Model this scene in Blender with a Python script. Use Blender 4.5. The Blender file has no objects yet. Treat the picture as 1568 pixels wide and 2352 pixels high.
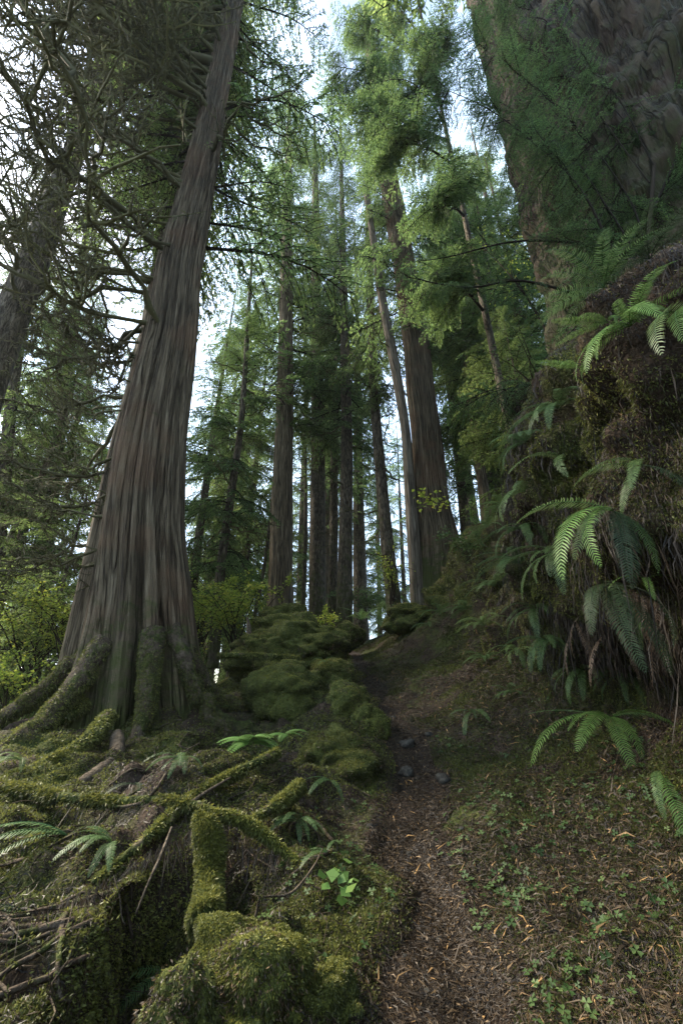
import bpy, bmesh, math, random
import numpy as np
from mathutils import Vector, Matrix
from mathutils.bvhtree import BVHTree

S = bpy.context.scene
C = S.collection
R = math.radians
rng = np.random.default_rng(11)
random.seed(11)

# ------------------------------------------------------------------ camera
PITCH = R(24.0)
FPX = 980.0                      # focal length in units of the 1568 px wide view
cam = bpy.data.cameras.new('camera')
cam.sensor_fit = 'VERTICAL'
cam.sensor_height = 36.0
cam.lens = 36.0 * FPX / 2352.0
cam.clip_start = 0.05
cam.clip_end = 2000.0
camo = bpy.data.objects.new('camera', cam)
C.objects.link(camo)
camo.location = (0, 0, 0)
camo.rotation_euler = (math.pi / 2 + PITCH, 0, 0)
S.camera = camo

# ------------------------------------------------------------------ sky, sun, exposure
SUN_EL, SUN_AZ = R(42), R(-68)     # azimuth measured from +Y towards +X
w = bpy.data.worlds.new('World')
S.world = w
w.use_nodes = True
nt = w.node_tree
nt.nodes.clear()
def N(tree, t, **kw):
    n = tree.nodes.new(t)
    for k, v in kw.items():
        setattr(n, k, v)
    return n
sky = N(nt, 'ShaderNodeTexSky', sky_type='NISHITA', sun_disc=False)
sky.sun_elevation = SUN_EL
sky.sun_rotation = SUN_AZ
sky.air_density = 1.0
sky.dust_density = 2.0
tc = N(nt, 'ShaderNodeTexCoord')
cl = N(nt, 'ShaderNodeTexNoise')
cl.inputs['Scale'].default_value = 2.2
cl.inputs['Detail'].default_value = 5
cr = N(nt, 'ShaderNodeValToRGB')
cr.color_ramp.elements[0].position = 0.40
cr.color_ramp.elements[1].position = 0.60
cr.color_ramp.elements[0].color = (.10, .10, .10, 1)
cr.color_ramp.elements[1].color = (1, 1, 1, 1)
mx = N(nt, 'ShaderNodeMix', data_type='RGBA')
mx.inputs[7].default_value = (3.6, 4.75, 6.1, 1)       # bright thin cloud
bg = N(nt, 'ShaderNodeBackground')
bg.inputs['Strength'].default_value = 0.15
out = N(nt, 'ShaderNodeOutputWorld')
nt.links.new(tc.outputs['Generated'], cl.inputs['Vector'])
nt.links.new(cl.outputs['Fac'], cr.inputs['Fac'])
nt.links.new(cr.outputs['Color'], mx.inputs[0])
nt.links.new(sky.outputs[0], mx.inputs[6])
nt.links.new(mx.outputs[2], bg.inputs['Color'])
nt.links.new(bg.outputs[0], out.inputs['Surface'])

sl = bpy.data.lights.new('sun', 'SUN')
sl.energy = 5.0
sl.angle = R(18)
sl.color = (1.0, .9, .74)
so = bpy.data.objects.new('sun', sl)
C.objects.link(so)
sd = Vector((math.sin(SUN_AZ) * math.cos(SUN_EL), math.cos(SUN_AZ) * math.cos(SUN_EL), math.sin(SUN_EL)))
so.rotation_euler = sd.to_track_quat('Z', 'Y').to_euler()
so.location = sd * 60

S.view_settings.view_transform = 'Standard'
S.view_settings.look = 'None'
S.view_settings.exposure = 1.82
S.view_settings.gamma = 1
S.render.engine = 'CYCLES'
S.cycles.use_denoising = True
S.cycles.max_bounces = 5
S.cycles.diffuse_bounces = 4
S.cycles.glossy_bounces = 1
S.cycles.transmission_bounces = 3
S.cycles.caustics_reflective = False
S.cycles.caustics_refractive = False

# ------------------------------------------------------------------ maths helpers
CP, SP_ = math.cos(PITCH), math.sin(PITCH)

def ray(u, v):
    t = (1176 - v) / FPX
    return np.array(((u - 784) / FPX, CP - t * SP_, SP_ + t * CP))

def P(u, v, Y):
    d = ray(u, v)
    return d * (Y / d[1])

def depth_of(v, Y):
    return Y / (CP - (1176 - v) / FPX * SP_)

def vnoise(p, seed=0):
    i = np.floor(p).astype(np.int64)
    f = p - i
    uu = f * f * (3 - 2 * f)
    def h(a, b, c):
        n = (a * 374761393 + b * 668265263 + c * 1440662683 + seed * 974634977) & 0xffffffff
        n = ((n ^ (n >> 13)) * 1274126177) & 0xffffffff
        n = ((n ^ (n >> 15)) * 2246822519) & 0xffffffff
        return (n ^ (n >> 16)) / 4294967295.0
    x, y, z = i[:, 0], i[:, 1], i[:, 2]
    r = 0
    for dx in (0, 1):
        for dy in (0, 1):
            for dz in (0, 1):
                wgt = (uu[:, 0] if dx else 1 - uu[:, 0]) * (uu[:, 1] if dy else 1 - uu[:, 1]) * (uu[:, 2] if dz else 1 - uu[:, 2])
                r = r + wgt * h(x + dx, y + dy, z + dz)
    return r

def fbm(p, seed=0, o=4, gain=.5):
    p = np.asarray(p, float)
    a, s, t = 1.0, 0, 0
    for k in range(o):
        s = s + a * (vnoise(p * 2 ** k + 17.3 * k, seed + k) - .5) * 2
        t += a
        a *= gain
    return s / t

def unit(a):
    return a / np.maximum(np.linalg.norm(a, axis=-1, keepdims=True), 1e-9)

def smooth(e0, e1, x):
    t = np.clip((x - e0) / (e1 - e0), 0, 1)
    return t * t * (3 - 2 * t)

# ------------------------------------------------------------------ mesh helpers
class MB:
    def __init__(s):
        s.v, s.q, s.t, s.tint, s.qm, s.tm, s.n = [], [], [], [], [], [], 0
    def add(s, v, q=None, t=None, tint=.5, m=0):
        v = np.asarray(v, float).reshape(-1, 3)
        s.v.append(v)
        s.tint.append(np.broadcast_to(np.asarray(tint, float), (len(v),)))
        if q is not None and len(q):
            q = np.asarray(q).reshape(-1, 4) + s.n
            s.q.append(q)
            s.qm.append(np.broadcast_to(np.asarray(m), (len(q),)))
        if t is not None and len(t):
            t = np.asarray(t).reshape(-1, 3) + s.n
            s.t.append(t)
            s.tm.append(np.broadcast_to(np.asarray(m), (len(t),)))
        s.n += len(v)
    def arrays(s):
        v = np.concatenate(s.v)
        q = np.concatenate(s.q) if s.q else np.zeros((0, 4), int)
        t = np.concatenate(s.t) if s.t else np.zeros((0, 3), int)
        qm = np.concatenate(s.qm) if s.q else np.zeros(0, int)
        tm = np.concatenate(s.tm) if s.t else np.zeros(0, int)
        return v, q, t, np.concatenate(s.tint), qm, tm
    def inst(s, A, M, O, tint=0.0):
        """copies of arrays A under matrices M (n,3,3) and offsets O (n,3)"""
        v, q, t, ti, qm, tm = A
        n = len(M)
        vv = np.einsum('nij,vj->nvi', M, v) + O[:, None, :]
        off = (np.arange(n) * len(v))[:, None, None]
        tt = np.clip(ti[None, :] + np.asarray(tint).reshape(-1, 1) * np.ones((n, 1)), 0, 1).ravel()
        b = s.n
        s.v.append(vv.reshape(-1, 3))
        s.tint.append(tt)
        if len(q):
            s.q.append((q[None] + off).reshape(-1, 4) + b)
            s.qm.append(np.tile(qm, n))
        if len(t):
            s.t.append((t[None] + off).reshape(-1, 3) + b)
            s.tm.append(np.tile(tm, n))
        s.n += n * len(v)
    def mesh(s, name, mats, smooth_=True, vec=None):
        v, q, t, ti, qm, tm = s.arrays()
        me = bpy.data.meshes.new(name)
        me.vertices.add(len(v))
        me.vertices.foreach_set('co', v.astype(np.float32).ravel())
        nq, ntr = len(q), len(t)
        me.loops.add(nq * 4 + ntr * 3)
        me.loops.foreach_set('vertex_index', np.concatenate([q.ravel(), t.ravel()]).astype(np.int32))
        me.polygons.add(nq + ntr)
        me.polygons.foreach_set('loop_start', np.concatenate([np.arange(nq) * 4, nq * 4 + np.arange(ntr) * 3]).astype(np.int32))
        for m in (mats if isinstance(mats, (list, tuple)) else [mats]):
            me.materials.append(m)
        me.polygons.foreach_set('material_index', np.concatenate([qm, tm]).astype(np.int32))
        me.polygons.foreach_set('use_smooth', np.full(nq + ntr, smooth_))
        a = me.attributes.new('tint', 'FLOAT', 'POINT')
        a.data.foreach_set('value', ti.astype(np.float32))
        if vec is not None:
            a = me.attributes.new('bark', 'FLOAT_VECTOR', 'POINT')
            a.data.foreach_set('vector', vec.astype(np.float32).ravel())
        me.update(calc_edges=True)
        return me

def link(name, me, parent=None, loc=(0, 0, 0), rot=(0, 0, 0), sc=1.0):
    o = bpy.data.objects.new(name, me)
    C.objects.link(o)
    o.parent = parent
    o.location = loc
    o.rotation_euler = rot
    o.scale = (sc, sc, sc) if not hasattr(sc, '__len__') else sc
    return o

def tag(o, label=None, cat=None, group=None, kind=None):
    if label: o['label'] = label
    if cat: o['category'] = cat
    if group: o['group'] = group
    if kind: o['kind'] = kind
    return o

def thing(name, loc, label, cat, group=None, rot=(0, 0, 0), sc=1.0):
    return tag(link(name, None, None, loc, rot, sc), label, cat, group)

def frames(pts):
    T = unit(np.gradient(pts, axis=0))
    ref = np.where(np.abs(T[:, 2:3]) > .92, np.array([[1., 0, 0]]), np.array([[0, 0, 1.]]))
    if np.abs(T[:, 2]).max() > .92 and np.abs(T[:, 2]).min() < .92:
        ref = np.tile(np.array([[.31, .93, .2]]), (len(T), 1))
    n1 = unit(np.cross(T, ref))
    n2 = np.cross(T, n1)
    return T, n1, n2

def tube(mb, pts, rad, k=5, tint=.5, m=0, rough=0.0):
    pts = np.asarray(pts, float)
    rad = np.broadcast_to(np.asarray(rad, float), (len(pts),))
    T, n1, n2 = frames(pts)
    a = np.arange(k) / k * 2 * np.pi
    rr = rad[:, None] * np.ones((1, k))
    if rough:
        rr = rr * (1 + rough * rng.uniform(-1, 1, rr.shape))
    v = pts[:, None] + rr[..., None] * (np.cos(a)[None, :, None] * n1[:, None] + np.sin(a)[None, :, None] * n2[:, None])
    n = len(pts)
    i = np.arange(n - 1)[:, None] * k
    j = np.arange(k)[None]
    j2 = (j + 1) % k
    q = np.stack([i + j, i + j2, i + k + j2, i + k + j], -1).reshape(-1, 4)
    base = mb.n
    mb.add(v.reshape(-1, 3), q, None, tint, m)
    # closing tip
    mb.add(pts[-1] + T[-1] * rad[-1] * .6, None, None, tint if np.ndim(tint) == 0 else tint[-1])
    last = (n - 1) * k
    tr = np.stack([last + np.arange(k), last + (np.arange(k) + 1) % k, np.full(k, n * k)], -1) + base
    mb.t.append(tr)
    mb.tm.append(np.full(k, m))

def spline(pts, n):
    """smooth interpolation (Catmull-Rom) through control rows"""
    p = np.asarray(pts, float)
    if len(p) == 2:
        return p[0] + (p[1] - p[0]) * np.linspace(0, 1, n)[:, None]
    p = np.vstack([2 * p[0] - p[1], p, 2 * p[-1] - p[-2]])
    t = np.linspace(0, len(p) - 3 - 1e-6, n)
    i = t.astype(int)
    f = (t - i)[:, None]
    a, b, c, d = p[i], p[i + 1], p[i + 2], p[i + 3]
    return .5 * (2 * b + (c - a) * f + (2 * a - 5 * b + 4 * c - d) * f ** 2 + (3 * b - a - 3 * c + d) * f ** 3)

# ------------------------------------------------------------------ materials
def mat(name):
    m = bpy.data.materials.new(name)
    m.use_nodes = True
    m.node_tree.nodes.clear()
    return m, m.node_tree

def ramp(t, fac, stops, interp='LINEAR'):
    r = N(t, 'ShaderNodeValToRGB')
    r.color_ramp.interpolation = interp
    el = r.color_ramp.elements
    while len(el) < len(stops):
        el.new(.5)
    for e, (p, c) in zip(el, stops):
        e.position = p
        e.color = (*c, 1)
    t.links.new(fac, r.inputs['Fac'])
    return r.outputs['Color']

def leafmat(name, stops, trans=.35, rough=.55, hue=.0, spec=.25):
    m, t = mat(name)
    at = N(t, 'ShaderNodeAttribute', attribute_name='tint')
    col = ramp(t, at.outputs['Fac'], stops)
    oi = N(t, 'ShaderNodeObjectInfo')
    hs = N(t, 'ShaderNodeHueSaturation')
    mr = N(t, 'ShaderNodeMapRange')
    mr.inputs['To Min'].default_value = .75
    mr.inputs['To Max'].default_value = 1.25
    t.links.new(oi.outputs['Random'], mr.inputs['Value'])
    t.links.new(mr.outputs[0], hs.inputs['Value'])
    t.links.new(col, hs.inputs['Color'])
    p = N(t, 'ShaderNodeBsdfPrincipled')
    p.inputs['Roughness'].default_value = rough
    p.inputs['Specular IOR Level'].default_value = spec
    t.links.new(hs.outputs[0], p.inputs['Base Color'])
    o = N(t, 'ShaderNodeOutputMaterial')
    if trans > 0:
        tr = N(t, 'ShaderNodeBsdfTranslucent')
        g = N(t, 'ShaderNodeGamma')
        g.inputs[1].default_value = .85
        t.links.new(hs.outputs[0], g.inputs[0])
        t.links.new(g.outputs[0], tr.inputs['Color'])
        mxx = N(t, 'ShaderNodeMixShader')
        mxx.inputs[0].default_value = trans
        t.links.new(p.outputs[0], mxx.inputs[1])
        t.links.new(tr.outputs[0], mxx.inputs[2])
        t.links.new(mxx.outputs[0], o.inputs['Surface'])
    else:
        t.links.new(p.outputs[0], o.inputs['Surface'])
    return m

def barkmat(name, stops, scale=9.0, zs=.1, bump=.6, moss=None, mossh=1.2, mossamt=.5, red=None):
    """fibrous bark following the trunk (attribute 'bark' = ring x, ring y, height)"""
    m, t = mat(name)
    at = N(t, 'ShaderNodeAttribute', attribute_name='bark')
    mp = N(t, 'ShaderNodeMapping')
    mp.inputs['Scale'].default_value = (1, 1, zs)
    t.links.new(at.outputs['Vector'], mp.inputs['Vector'])
    n1 = N(t, 'ShaderNodeTexNoise')
    n1.inputs['Scale'].default_value = scale
    n1.inputs['Detail'].default_value = 6
    n1.inputs['Roughness'].default_value = .65
    n1.inputs['Distortion'].default_value = .1
    t.links.new(mp.outputs[0], n1.inputs['Vector'])
    col = ramp(t, n1.outputs['Fac'], stops)
    nk = N(t, 'ShaderNodeTexNoise')
    nk.inputs['Scale'].default_value = scale * .8
    nk.inputs['Detail'].default_value = 3
    nk.inputs['Distortion'].default_value = .15
    mpk = N(t, 'ShaderNodeMapping')
    mpk.inputs['Scale'].default_value = (1, 1, zs * .8)
    mpk.inputs['Location'].default_value = (3.3, 1.7, 5.1)
    t.links.new(at.outputs['Vector'], mpk.inputs['Vector'])
    t.links.new(mpk.outputs[0], nk.inputs['Vector'])
    crack = ramp(t, nk.outputs['Fac'], [(.42, (1, 1, 1)), (.465, (.5, .47, .44)), (.485, (.28, .26, .24)), (.505, (.5, .47, .44)), (.55, (1, 1, 1))])
    mk = N(t, 'ShaderNodeMix', data_type='RGBA', blend_type='MULTIPLY')
    mk.inputs[0].default_value = .85
    t.links.new(col, mk.inputs[6])
    t.links.new(crack, mk.inputs[7])
    col = mk.outputs[2]
    n3 = N(t, 'ShaderNodeTexNoise')
    n3.inputs['Scale'].default_value = 1.3
    n3.inputs['Detail'].default_value = 4
    t.links.new(at.outputs['Vector'], n3.inputs['Vector'])
    if red:
        rf = ramp(t, n3.outputs['Fac'], [(.48, (0, 0, 0)), (.62, (1, 1, 1))])
        mr_ = N(t, 'ShaderNodeMix', data_type='RGBA', blend_type='MIX')
        mul = N(t, 'ShaderNodeMath', operation='MULTIPLY')
        mul.inputs[1].default_value = .45
        t.links.new(rf, mul.inputs[0])
        t.links.new(mul.outputs[0], mr_.inputs[0])
        t.links.new(col, mr_.inputs[6])
        mr_.inputs[7].default_value = (*red, 1)
        col = mr_.outputs[2]
    if moss:
        sx = N(t, 'ShaderNodeSeparateXYZ')
        t.links.new(at.outputs['Vector'], sx.inputs[0])
        mr2 = N(t, 'ShaderNodeMapRange')
        mr2.inputs['From Min'].default_value = 0
        mr2.inputs['From Max'].default_value = mossh
        mr2.inputs['To Min'].default_value = mossamt
        mr2.inputs['To Max'].default_value = 0
        t.links.new(sx.outputs[2], mr2.inputs['Value'])
        n4 = N(t, 'ShaderNodeTexNoise')
        n4.inputs['Scale'].default_value = 4
        n4.inputs['Detail'].default_value = 6
        n4.inputs['Roughness'].default_value = .7
        t.links.new(at.outputs['Vector'], n4.inputs['Vector'])
        ad = N(t, 'ShaderNodeMath', operation='ADD')
        t.links.new(mr2.outputs[0], ad.inputs[0])
        t.links.new(n4.outputs['Fac'], ad.inputs[1])
        mf = ramp(t, ad.outputs[0], [(.62, (0, 0, 0)), (.8, (1, 1, 1))])
        mm = N(t, 'ShaderNodeMix', data_type='RGBA')
        t.links.new(mf, mm.inputs[0])
        t.links.new(col, mm.inputs[6])
        mm.inputs[7].default_value = (*moss, 1)
        col = mm.outputs[2]
    p = N(t, 'ShaderNodeBsdfPrincipled')
    p.inputs['Roughness'].default_value = .9
    p.inputs['Specular IOR Level'].default_value = .2
    t.links.new(col, p.inputs['Base Color'])
    n2 = N(t, 'ShaderNodeTexNoise')
    n2.inputs['Scale'].default_value = scale * 2.5
    n2.inputs['Detail'].default_value = 5
    t.links.new(mp.outputs[0], n2.inputs['Vector'])
    ad2 = N(t, 'ShaderNodeMath', operation='MULTIPLY_ADD')
    t.links.new(n1.outputs['Fac'], ad2.inputs[0])
    ad2.inputs[1].default_value = 2.0
    ad3 = N(t, 'ShaderNodeMath', operation='MULTIPLY_ADD')
    bw = N(t, 'ShaderNodeRGBToBW')
    t.links.new(crack, bw.inputs[0])
    t.links.new(bw.outputs[0], ad3.inputs[0])
    ad3.inputs[1].default_value = 1.5
    t.links.new(n2.outputs['Fac'], ad3.inputs[2])
    t.links.new(ad3.outputs[0], ad2.inputs[2])
    b = N(t, 'ShaderNodeBump')
    b.inputs['Strength'].default_value = bump
    b.inputs['Distance'].default_value = .05
    t.links.new(ad2.outputs[0], b.inputs['Height'])
    t.links.new(b.outputs[0], p.inputs['Normal'])
    o = N(t, 'ShaderNodeOutputMaterial')
    t.links.new(p.outputs[0], o.inputs['Surface'])
    return m

def groundmat(name, a_stops, b_stops=None, mask=(.45, .58), mscale=1.6, scale=14, bump=.6, dist=.04):
    m, t = mat(name)
    tcx = N(t, 'ShaderNodeTexCoord')
    n1 = N(t, 'ShaderNodeTexNoise')
    n1.inputs['Scale'].default_value = scale
    n1.inputs['Detail'].default_value = 8
    n1.inputs['Roughness'].default_value = .7
    t.links.new(tcx.outputs['Object'], n1.inputs['Vector'])
    col = ramp(t, n1.outputs['Fac'], a_stops)
    if b_stops:
        c2 = ramp(t, n1.outputs['Fac'], b_stops)
        n2 = N(t, 'ShaderNodeTexNoise')
        n2.inputs['Scale'].default_value = mscale
        n2.inputs['Detail'].default_value = 5
        n2.inputs['Roughness'].default_value = .65
        t.links.new(tcx.outputs['Object'], n2.inputs['Vector'])
        mk = ramp(t, n2.outputs['Fac'], [(mask[0], (0, 0, 0)), (mask[1], (1, 1, 1))])
        mm = N(t, 'ShaderNodeMix', data_type='RGBA')
        t.links.new(mk, mm.inputs[0])
        t.links.new(col, mm.inputs[6])
        t.links.new(c2, mm.inputs[7])
        col = mm.outputs[2]
    p = N(t, 'ShaderNodeBsdfPrincipled')
    p.inputs['Roughness'].default_value = .95
    p.inputs['Specular IOR Level'].default_value = .15
    t.links.new(col, p.inputs['Base Color'])
    n3 = N(t, 'ShaderNodeTexNoise')
    n3.inputs['Scale'].default_value = scale * 3
    n3.inputs['Detail'].default_value = 6
    t.links.new(tcx.outputs['Object'], n3.inputs['Vector'])
    b = N(t, 'ShaderNodeBump')
    b.inputs['Strength'].default_value = bump
    b.inputs['Distance'].default_value = dist
    t.links.new(n3.outputs['Fac'], b.inputs['Height'])
    t.links.new(b.outputs[0], p.inputs['Normal'])
    o = N(t, 'ShaderNodeOutputMaterial')
    t.links.new(p.outputs[0], o.inputs['Surface'])
    return m

BROWN = [(.3, (.011, .008, .005)), (.5, (.030, .020, .013)), (.7, (.065, .043, .028))]
MOSSY = [(.3, (.010, .013, .004)), (.5, (.032, .040, .009)), (.7, (.075, .084, .018))]
M = {}
M['trail'] = groundmat('trodden_needle_soil', [(.3, (.012, .008, .0055)), (.5, (.032, .021, .014)), (.72, (.068, .047, .032))], scale=22)
M['floor'] = groundmat('mossy_forest_floor', BROWN, MOSSY, mscale=1.5)
M['bank'] = groundmat('mossy_earth', BROWN, MOSSY, mscale=1.1, mask=(.42, .6), bump=.9)
M['hill'] = groundmat('hill_floor', BROWN, MOSSY, scale=6)
M['rock'] = groundmat('grey_stone', [(.3, (.016, .015, .012)), (.5, (.036, .033, .027)), (.7, (.075, .069, .056))], scale=9)
M['moss_rock'] = groundmat('moss_over_rock', [(.3, (.028, .036, .009)), (.5, (.055, .062, .016)), (.7, (.105, .112, .026))], BROWN, mask=(.64, .78), mscale=3, bump=.9)
M['root'] = groundmat('earthy_root', [(.3, (.02, .014, .009)), (.5, (.055, .04, .027)), (.7, (.11, .085, .06))], MOSSY, mask=(.5, .6), mscale=9, bump=.8)
M['moss_wood'] = groundmat('moss_over_wood', MOSSY, [(.3, (.05, .035, .022)), (.5, (.12, .085, .055)), (.7, (.2, .15, .10))], mask=(.55, .66), mscale=5, bump=.8)
M['wood'] = groundmat('weathered_wood', [(.3, (.035, .026, .017)), (.5, (.085, .064, .043)), (.7, (.16, .125, .088))], scale=30)
M['moss'] = leafmat('moss_tufts', [(0, (.02, .024, .006)), (.45, (.060, .066, .015)), (.8, (.125, .13, .026)), (1, (.21, .20, .035))], .3)
M['litter'] = leafmat('needle_litter', [(0, (.010, .007, .005)), (.4, (.031, .0205, .0115)), (.75, (.082, .054, .028)), (1, (.26, .15, .055))], .1)
M['hemlock'] = leafmat('dark_needle_spray', [(0, (.032, .060, .022)), (.5, (.086, .150, .040)), (1, (.17, .235, .06))], .66)
M['cedarleaf'] = leafmat('cedar_spray', [(0, (.040, .066, .021)), (.5, (.102, .155, .037)), (1, (.20, .25, .06))], .7)
M['maple'] = leafmat('maple_leaf', [(0, (.09, .15, .02)), (.5, (.20, .27, .032)), (1, (.40, .38, .05))], .6)
M['clover'] = leafmat('small_leaf', [(0, (.026, .05, .014)), (.5, (.05, .09, .024)), (1, (.11, .155, .05))], .35)
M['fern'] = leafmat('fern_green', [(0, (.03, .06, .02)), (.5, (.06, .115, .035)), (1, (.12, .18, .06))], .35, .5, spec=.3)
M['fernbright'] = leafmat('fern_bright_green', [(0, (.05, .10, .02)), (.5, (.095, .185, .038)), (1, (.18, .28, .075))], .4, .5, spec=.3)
M['fernblue'] = leafmat('fern_silver_green', [(0, (.040, .072, .020)), (.5, (.080, .132, .038)), (1, (.15, .22, .07))], .35, .45, spec=.35)
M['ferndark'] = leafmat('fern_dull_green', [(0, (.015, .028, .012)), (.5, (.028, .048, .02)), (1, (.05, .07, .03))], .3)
M['ferndead'] = leafmat('fern_dead_brown', [(0, (.022, .014, .009)), (.5, (.055, .035, .021)), (1, (.12, .08, .048))], .15)
M['twig'] = leafmat('twig_bark', [(0, (.008, .006, .004)), (.5, (.019, .014, .009)), (1, (.055, .042, .028))], 0, .9, spec=.08)
M['mossbranch'] = leafmat('mossy_branch', [(0, (.02, .018, .009)), (.5, (.055, .05, .02)), (1, (.12, .115, .035))], 0.0, .9)
M['cedarbark'] = barkmat('grey_cedar_bark', [(.3, (.042, .030, .017)), (.44, (.085, .063, .037)), (.56, (.13, .10, .062)), (.72, (.22, .176, .115))],
                         30, .035, 1.0, (.05, .055, .015), 2.2, .42, (.13, .068, .036))
M['cedarbark2'] = barkmat('brown_cedar_bark', [(.3, (.03, .022, .013)), (.5, (.12, .09, .055)), (.7, (.24, .19, .125))], 20, .06, .8, (.05, .055, .016), 2.0, .3)
M['hembark'] = barkmat('dark_hemlock_bark', [(.3, (.028, .022, .015)), (.5, (.085, .068, .045)), (.72, (.17, .138, .10))], 12, .3, .8, (.05, .055, .016), 6.0, .25)
M['palebark'] = barkmat('pale_dead_bark', [(.3, (.05, .04, .028)), (.5, (.125, .102, .074)), (.72, (.22, .185, .138))], 20, .05, .8, (.06, .065, .02), 1.5, .3)
M['giantbark'] = barkmat('rough_giant_bark', [(.3, (.014, .010, .006)), (.48, (.036, .026, .015)), (.62, (.066, .050, .030)), (.78, (.125, .10, .064))], 10, .16, 1.0, (.03, .032, .010), 14, .3, (.05, .028, .02))

# ------------------------------------------------------------------ the ground
# lateral key points:  far-left, L3, L2, L1, LA, T0, T1, B0, B1, B2, B3, R1, far-right
KEYS = {
 -4:  [(-70,12),(-14,-5),(-4,-2.4),(-2.0,-1.8),(-.7,-1.45),(-.1,-1.4),(.6,-1.4),(1.4,-1.0),(1.7,.3),(1.75,1.6),(3.0,2.8),(9,3.6),(70,20)],
 0:   [(-70,12),(-14,-5),(-4,-1.6),(-1.6,-1.2),(-.45,-1.15),(.0,-1.12),(.62,-1.12),(1.32,-.72),(1.62,.45),(1.65,1.7),(3.0,2.9),(9,3.8),(70,20)],
 2:   [(-70,12),(-14,-5),(-3.2,-1.0),(-1.35,-.78),(-.3,-.86),(.03,-.95),(.6,-.95),(1.42,-.5),(1.72,.55),(1.74,1.9),(3.0,3.1),(9,4.2),(70,22)],
 3.5: [(-70,12),(-14,-5),(-3.5,-.75),(-1.4,-.56),(-.3,-.62),(.22,-.75),(.9,-.75),(1.82,-.3),(2.02,.7),(1.98,2.2),(3.2,3.8),(9,5.0),(70,23)],
 5:   [(-70,12),(-14,-5),(-4,-.32),(-1.5,-.3),(-.2,-.36),(.42,-.5),(1.15,-.5),(2.13,.0),(2.2,1.2),(2.2,2.75),(3.6,5.0),(9,6.0),(70,24)],
 6.2: [(-70,12),(-14,-5),(-4.2,-.2),(-1.6,-.08),(-.3,-.05),(.40,-.2),(1.05,-.2),(2.4,.35),(2.75,1.4),(2.9,2.8),(4.4,5.2),(9.5,6.8),(70,24)],
 8:   [(-70,12),(-14,-5.2),(-4.5,-.6),(-2,.1),(-.4,.4),(.35,.2),(.85,.22),(2.5,.85),(3.1,1.9),(3.7,3.0),(5,4.7),(10,7),(70,25)],
 12:  [(-70,12),(-14,-5.5),(-5.2,-.8),(-2.5,.7),(-.5,1.25),(.25,1.09),(.7,1.09),(2.1,2.2),(2.7,3.5),(3.5,4.4),(4.7,5.2),(11,8),(70,26)],
 16:  [(-70,12),(-15,-6),(-6.5,-1),(-3,1.2),(-.9,1.8),(-.1,1.7),(.35,1.7),(2.6,2.9),(3.4,3.9),(4.5,4.8),(6,5.8),(12,8.5),(70,27)],
 24:  [(-70,12),(-17,-7),(-9,-1.5),(-5,1.2),(-2.0,2.3),(-1.2,2.35),(-.7,2.35),(3,3.2),(4.2,4.2),(5.5,5.0),(7.5,6.2),(14,9.5),(70,28)],
 45:  [(-75,12),(-25,-9),(-14,-3),(-8,-1),(-4.0,0),(-3,.2),(-2.5,.2),(5,1.5),(8,3),(10,4.2),(13,6),(22,10),(70,28)],
 130: [(-160,16),(-60,-16),(-35,-14),(-25,-12),(-15,-10),(-12,-10),(-11,-10),(8,-6),(14,-3),(20,0),(28,4),(45,10),(160,30)],
}
ky = np.array(sorted(KEYS))
kt = np.array([KEYS[k] for k in ky], float)                   # (ny,13,2)
ys = np.concatenate([np.arange(-4, 8, .055), np.arange(8, 20, .13), np.arange(20, 46, .6), np.linspace(46, 130, 22)])
ny = len(ys)
keyi = np.empty((ny, 13, 2))
for c in range(13):
    for a in range(2):
        keyi[:, c, a] = np.interp(ys, ky, kt[:, c, a])
def gsm(arr, yy, sig):                                          # smooth along the trail
    o = np.empty_like(arr)
    for i, y in enumerate(yy):
        s = sig * (1 if y < 8 else 1.6 if y < 20 else 4)
        wgt = np.exp(-.5 * ((yy - y) / s) ** 2) * np.gradient(yy)
        o[i] = np.tensordot(wgt / wgt.sum(), arr, 1)
    return o
keyi = gsm(keyi, ys, .7)
for c_, sd_ in ((5, 3), (6, 8)):
    keyi[:, c_, 0] += (.08 if c_ == 5 else -.19) * smooth(14, 6, ys) + .24 * fbm(np.stack([ys * 1.9, 0 * ys + sd_, 0 * ys], -1), 12, 3) * smooth(26, 12, ys)
SUB = [14, 26, 40, 40, 16, 14, 26, 36, 36, 36, 26, 14]
cols, segs = [], []
for c, n in enumerate(SUB):
    cols += list(c + np.arange(n) / n)
    segs += [c] * n
cols.append(12.0)
cols = np.array(cols)
nx = len(cols)
def pchip(xq, y):                                               # monotone cubic on integer knots, vectorised over rows
    d = np.diff(y, axis=1)
    m_ = np.zeros_like(y)
    a, b = d[:, :-1], d[:, 1:]
    m_[:, 1:-1] = np.where(a * b > 0, 2 * a * b / np.where(a + b == 0, 1, a + b), 0)
    m_[:, 0], m_[:, -1] = d[:, 0], d[:, -1]
    i = np.minimum(xq.astype(int), y.shape[1] - 2)
    f = xq - i
    h00 = 2 * f**3 - 3 * f**2 + 1; h10 = f**3 - 2 * f**2 + f
    h01 = -2 * f**3 + 3 * f**2; h11 = f**3 - f**2
    return h00 * y[:, i] + h10 * m_[:, i] + h01 * y[:, i + 1] + h11 * m_[:, i + 1]
gx = pchip(cols, keyi[:, :, 0])
gz = pchip(cols, keyi[:, :, 1])
gy = np.repeat(ys[:, None], nx, 1)
G = np.stack([gx, gy, gz], -1)
# the dark hollow beneath the roots in the left foreground
e = ((G[..., 0] + .56 + .16 * (G[..., 1] - 1.9)) / .33) ** 2 + ((G[..., 1] - 1.75) / 1.05) ** 2
G[..., 2] -= 1.05 * np.clip(1.25 - e, 0, 1) ** 1.1 * (cols[None] < 4.6)
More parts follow.
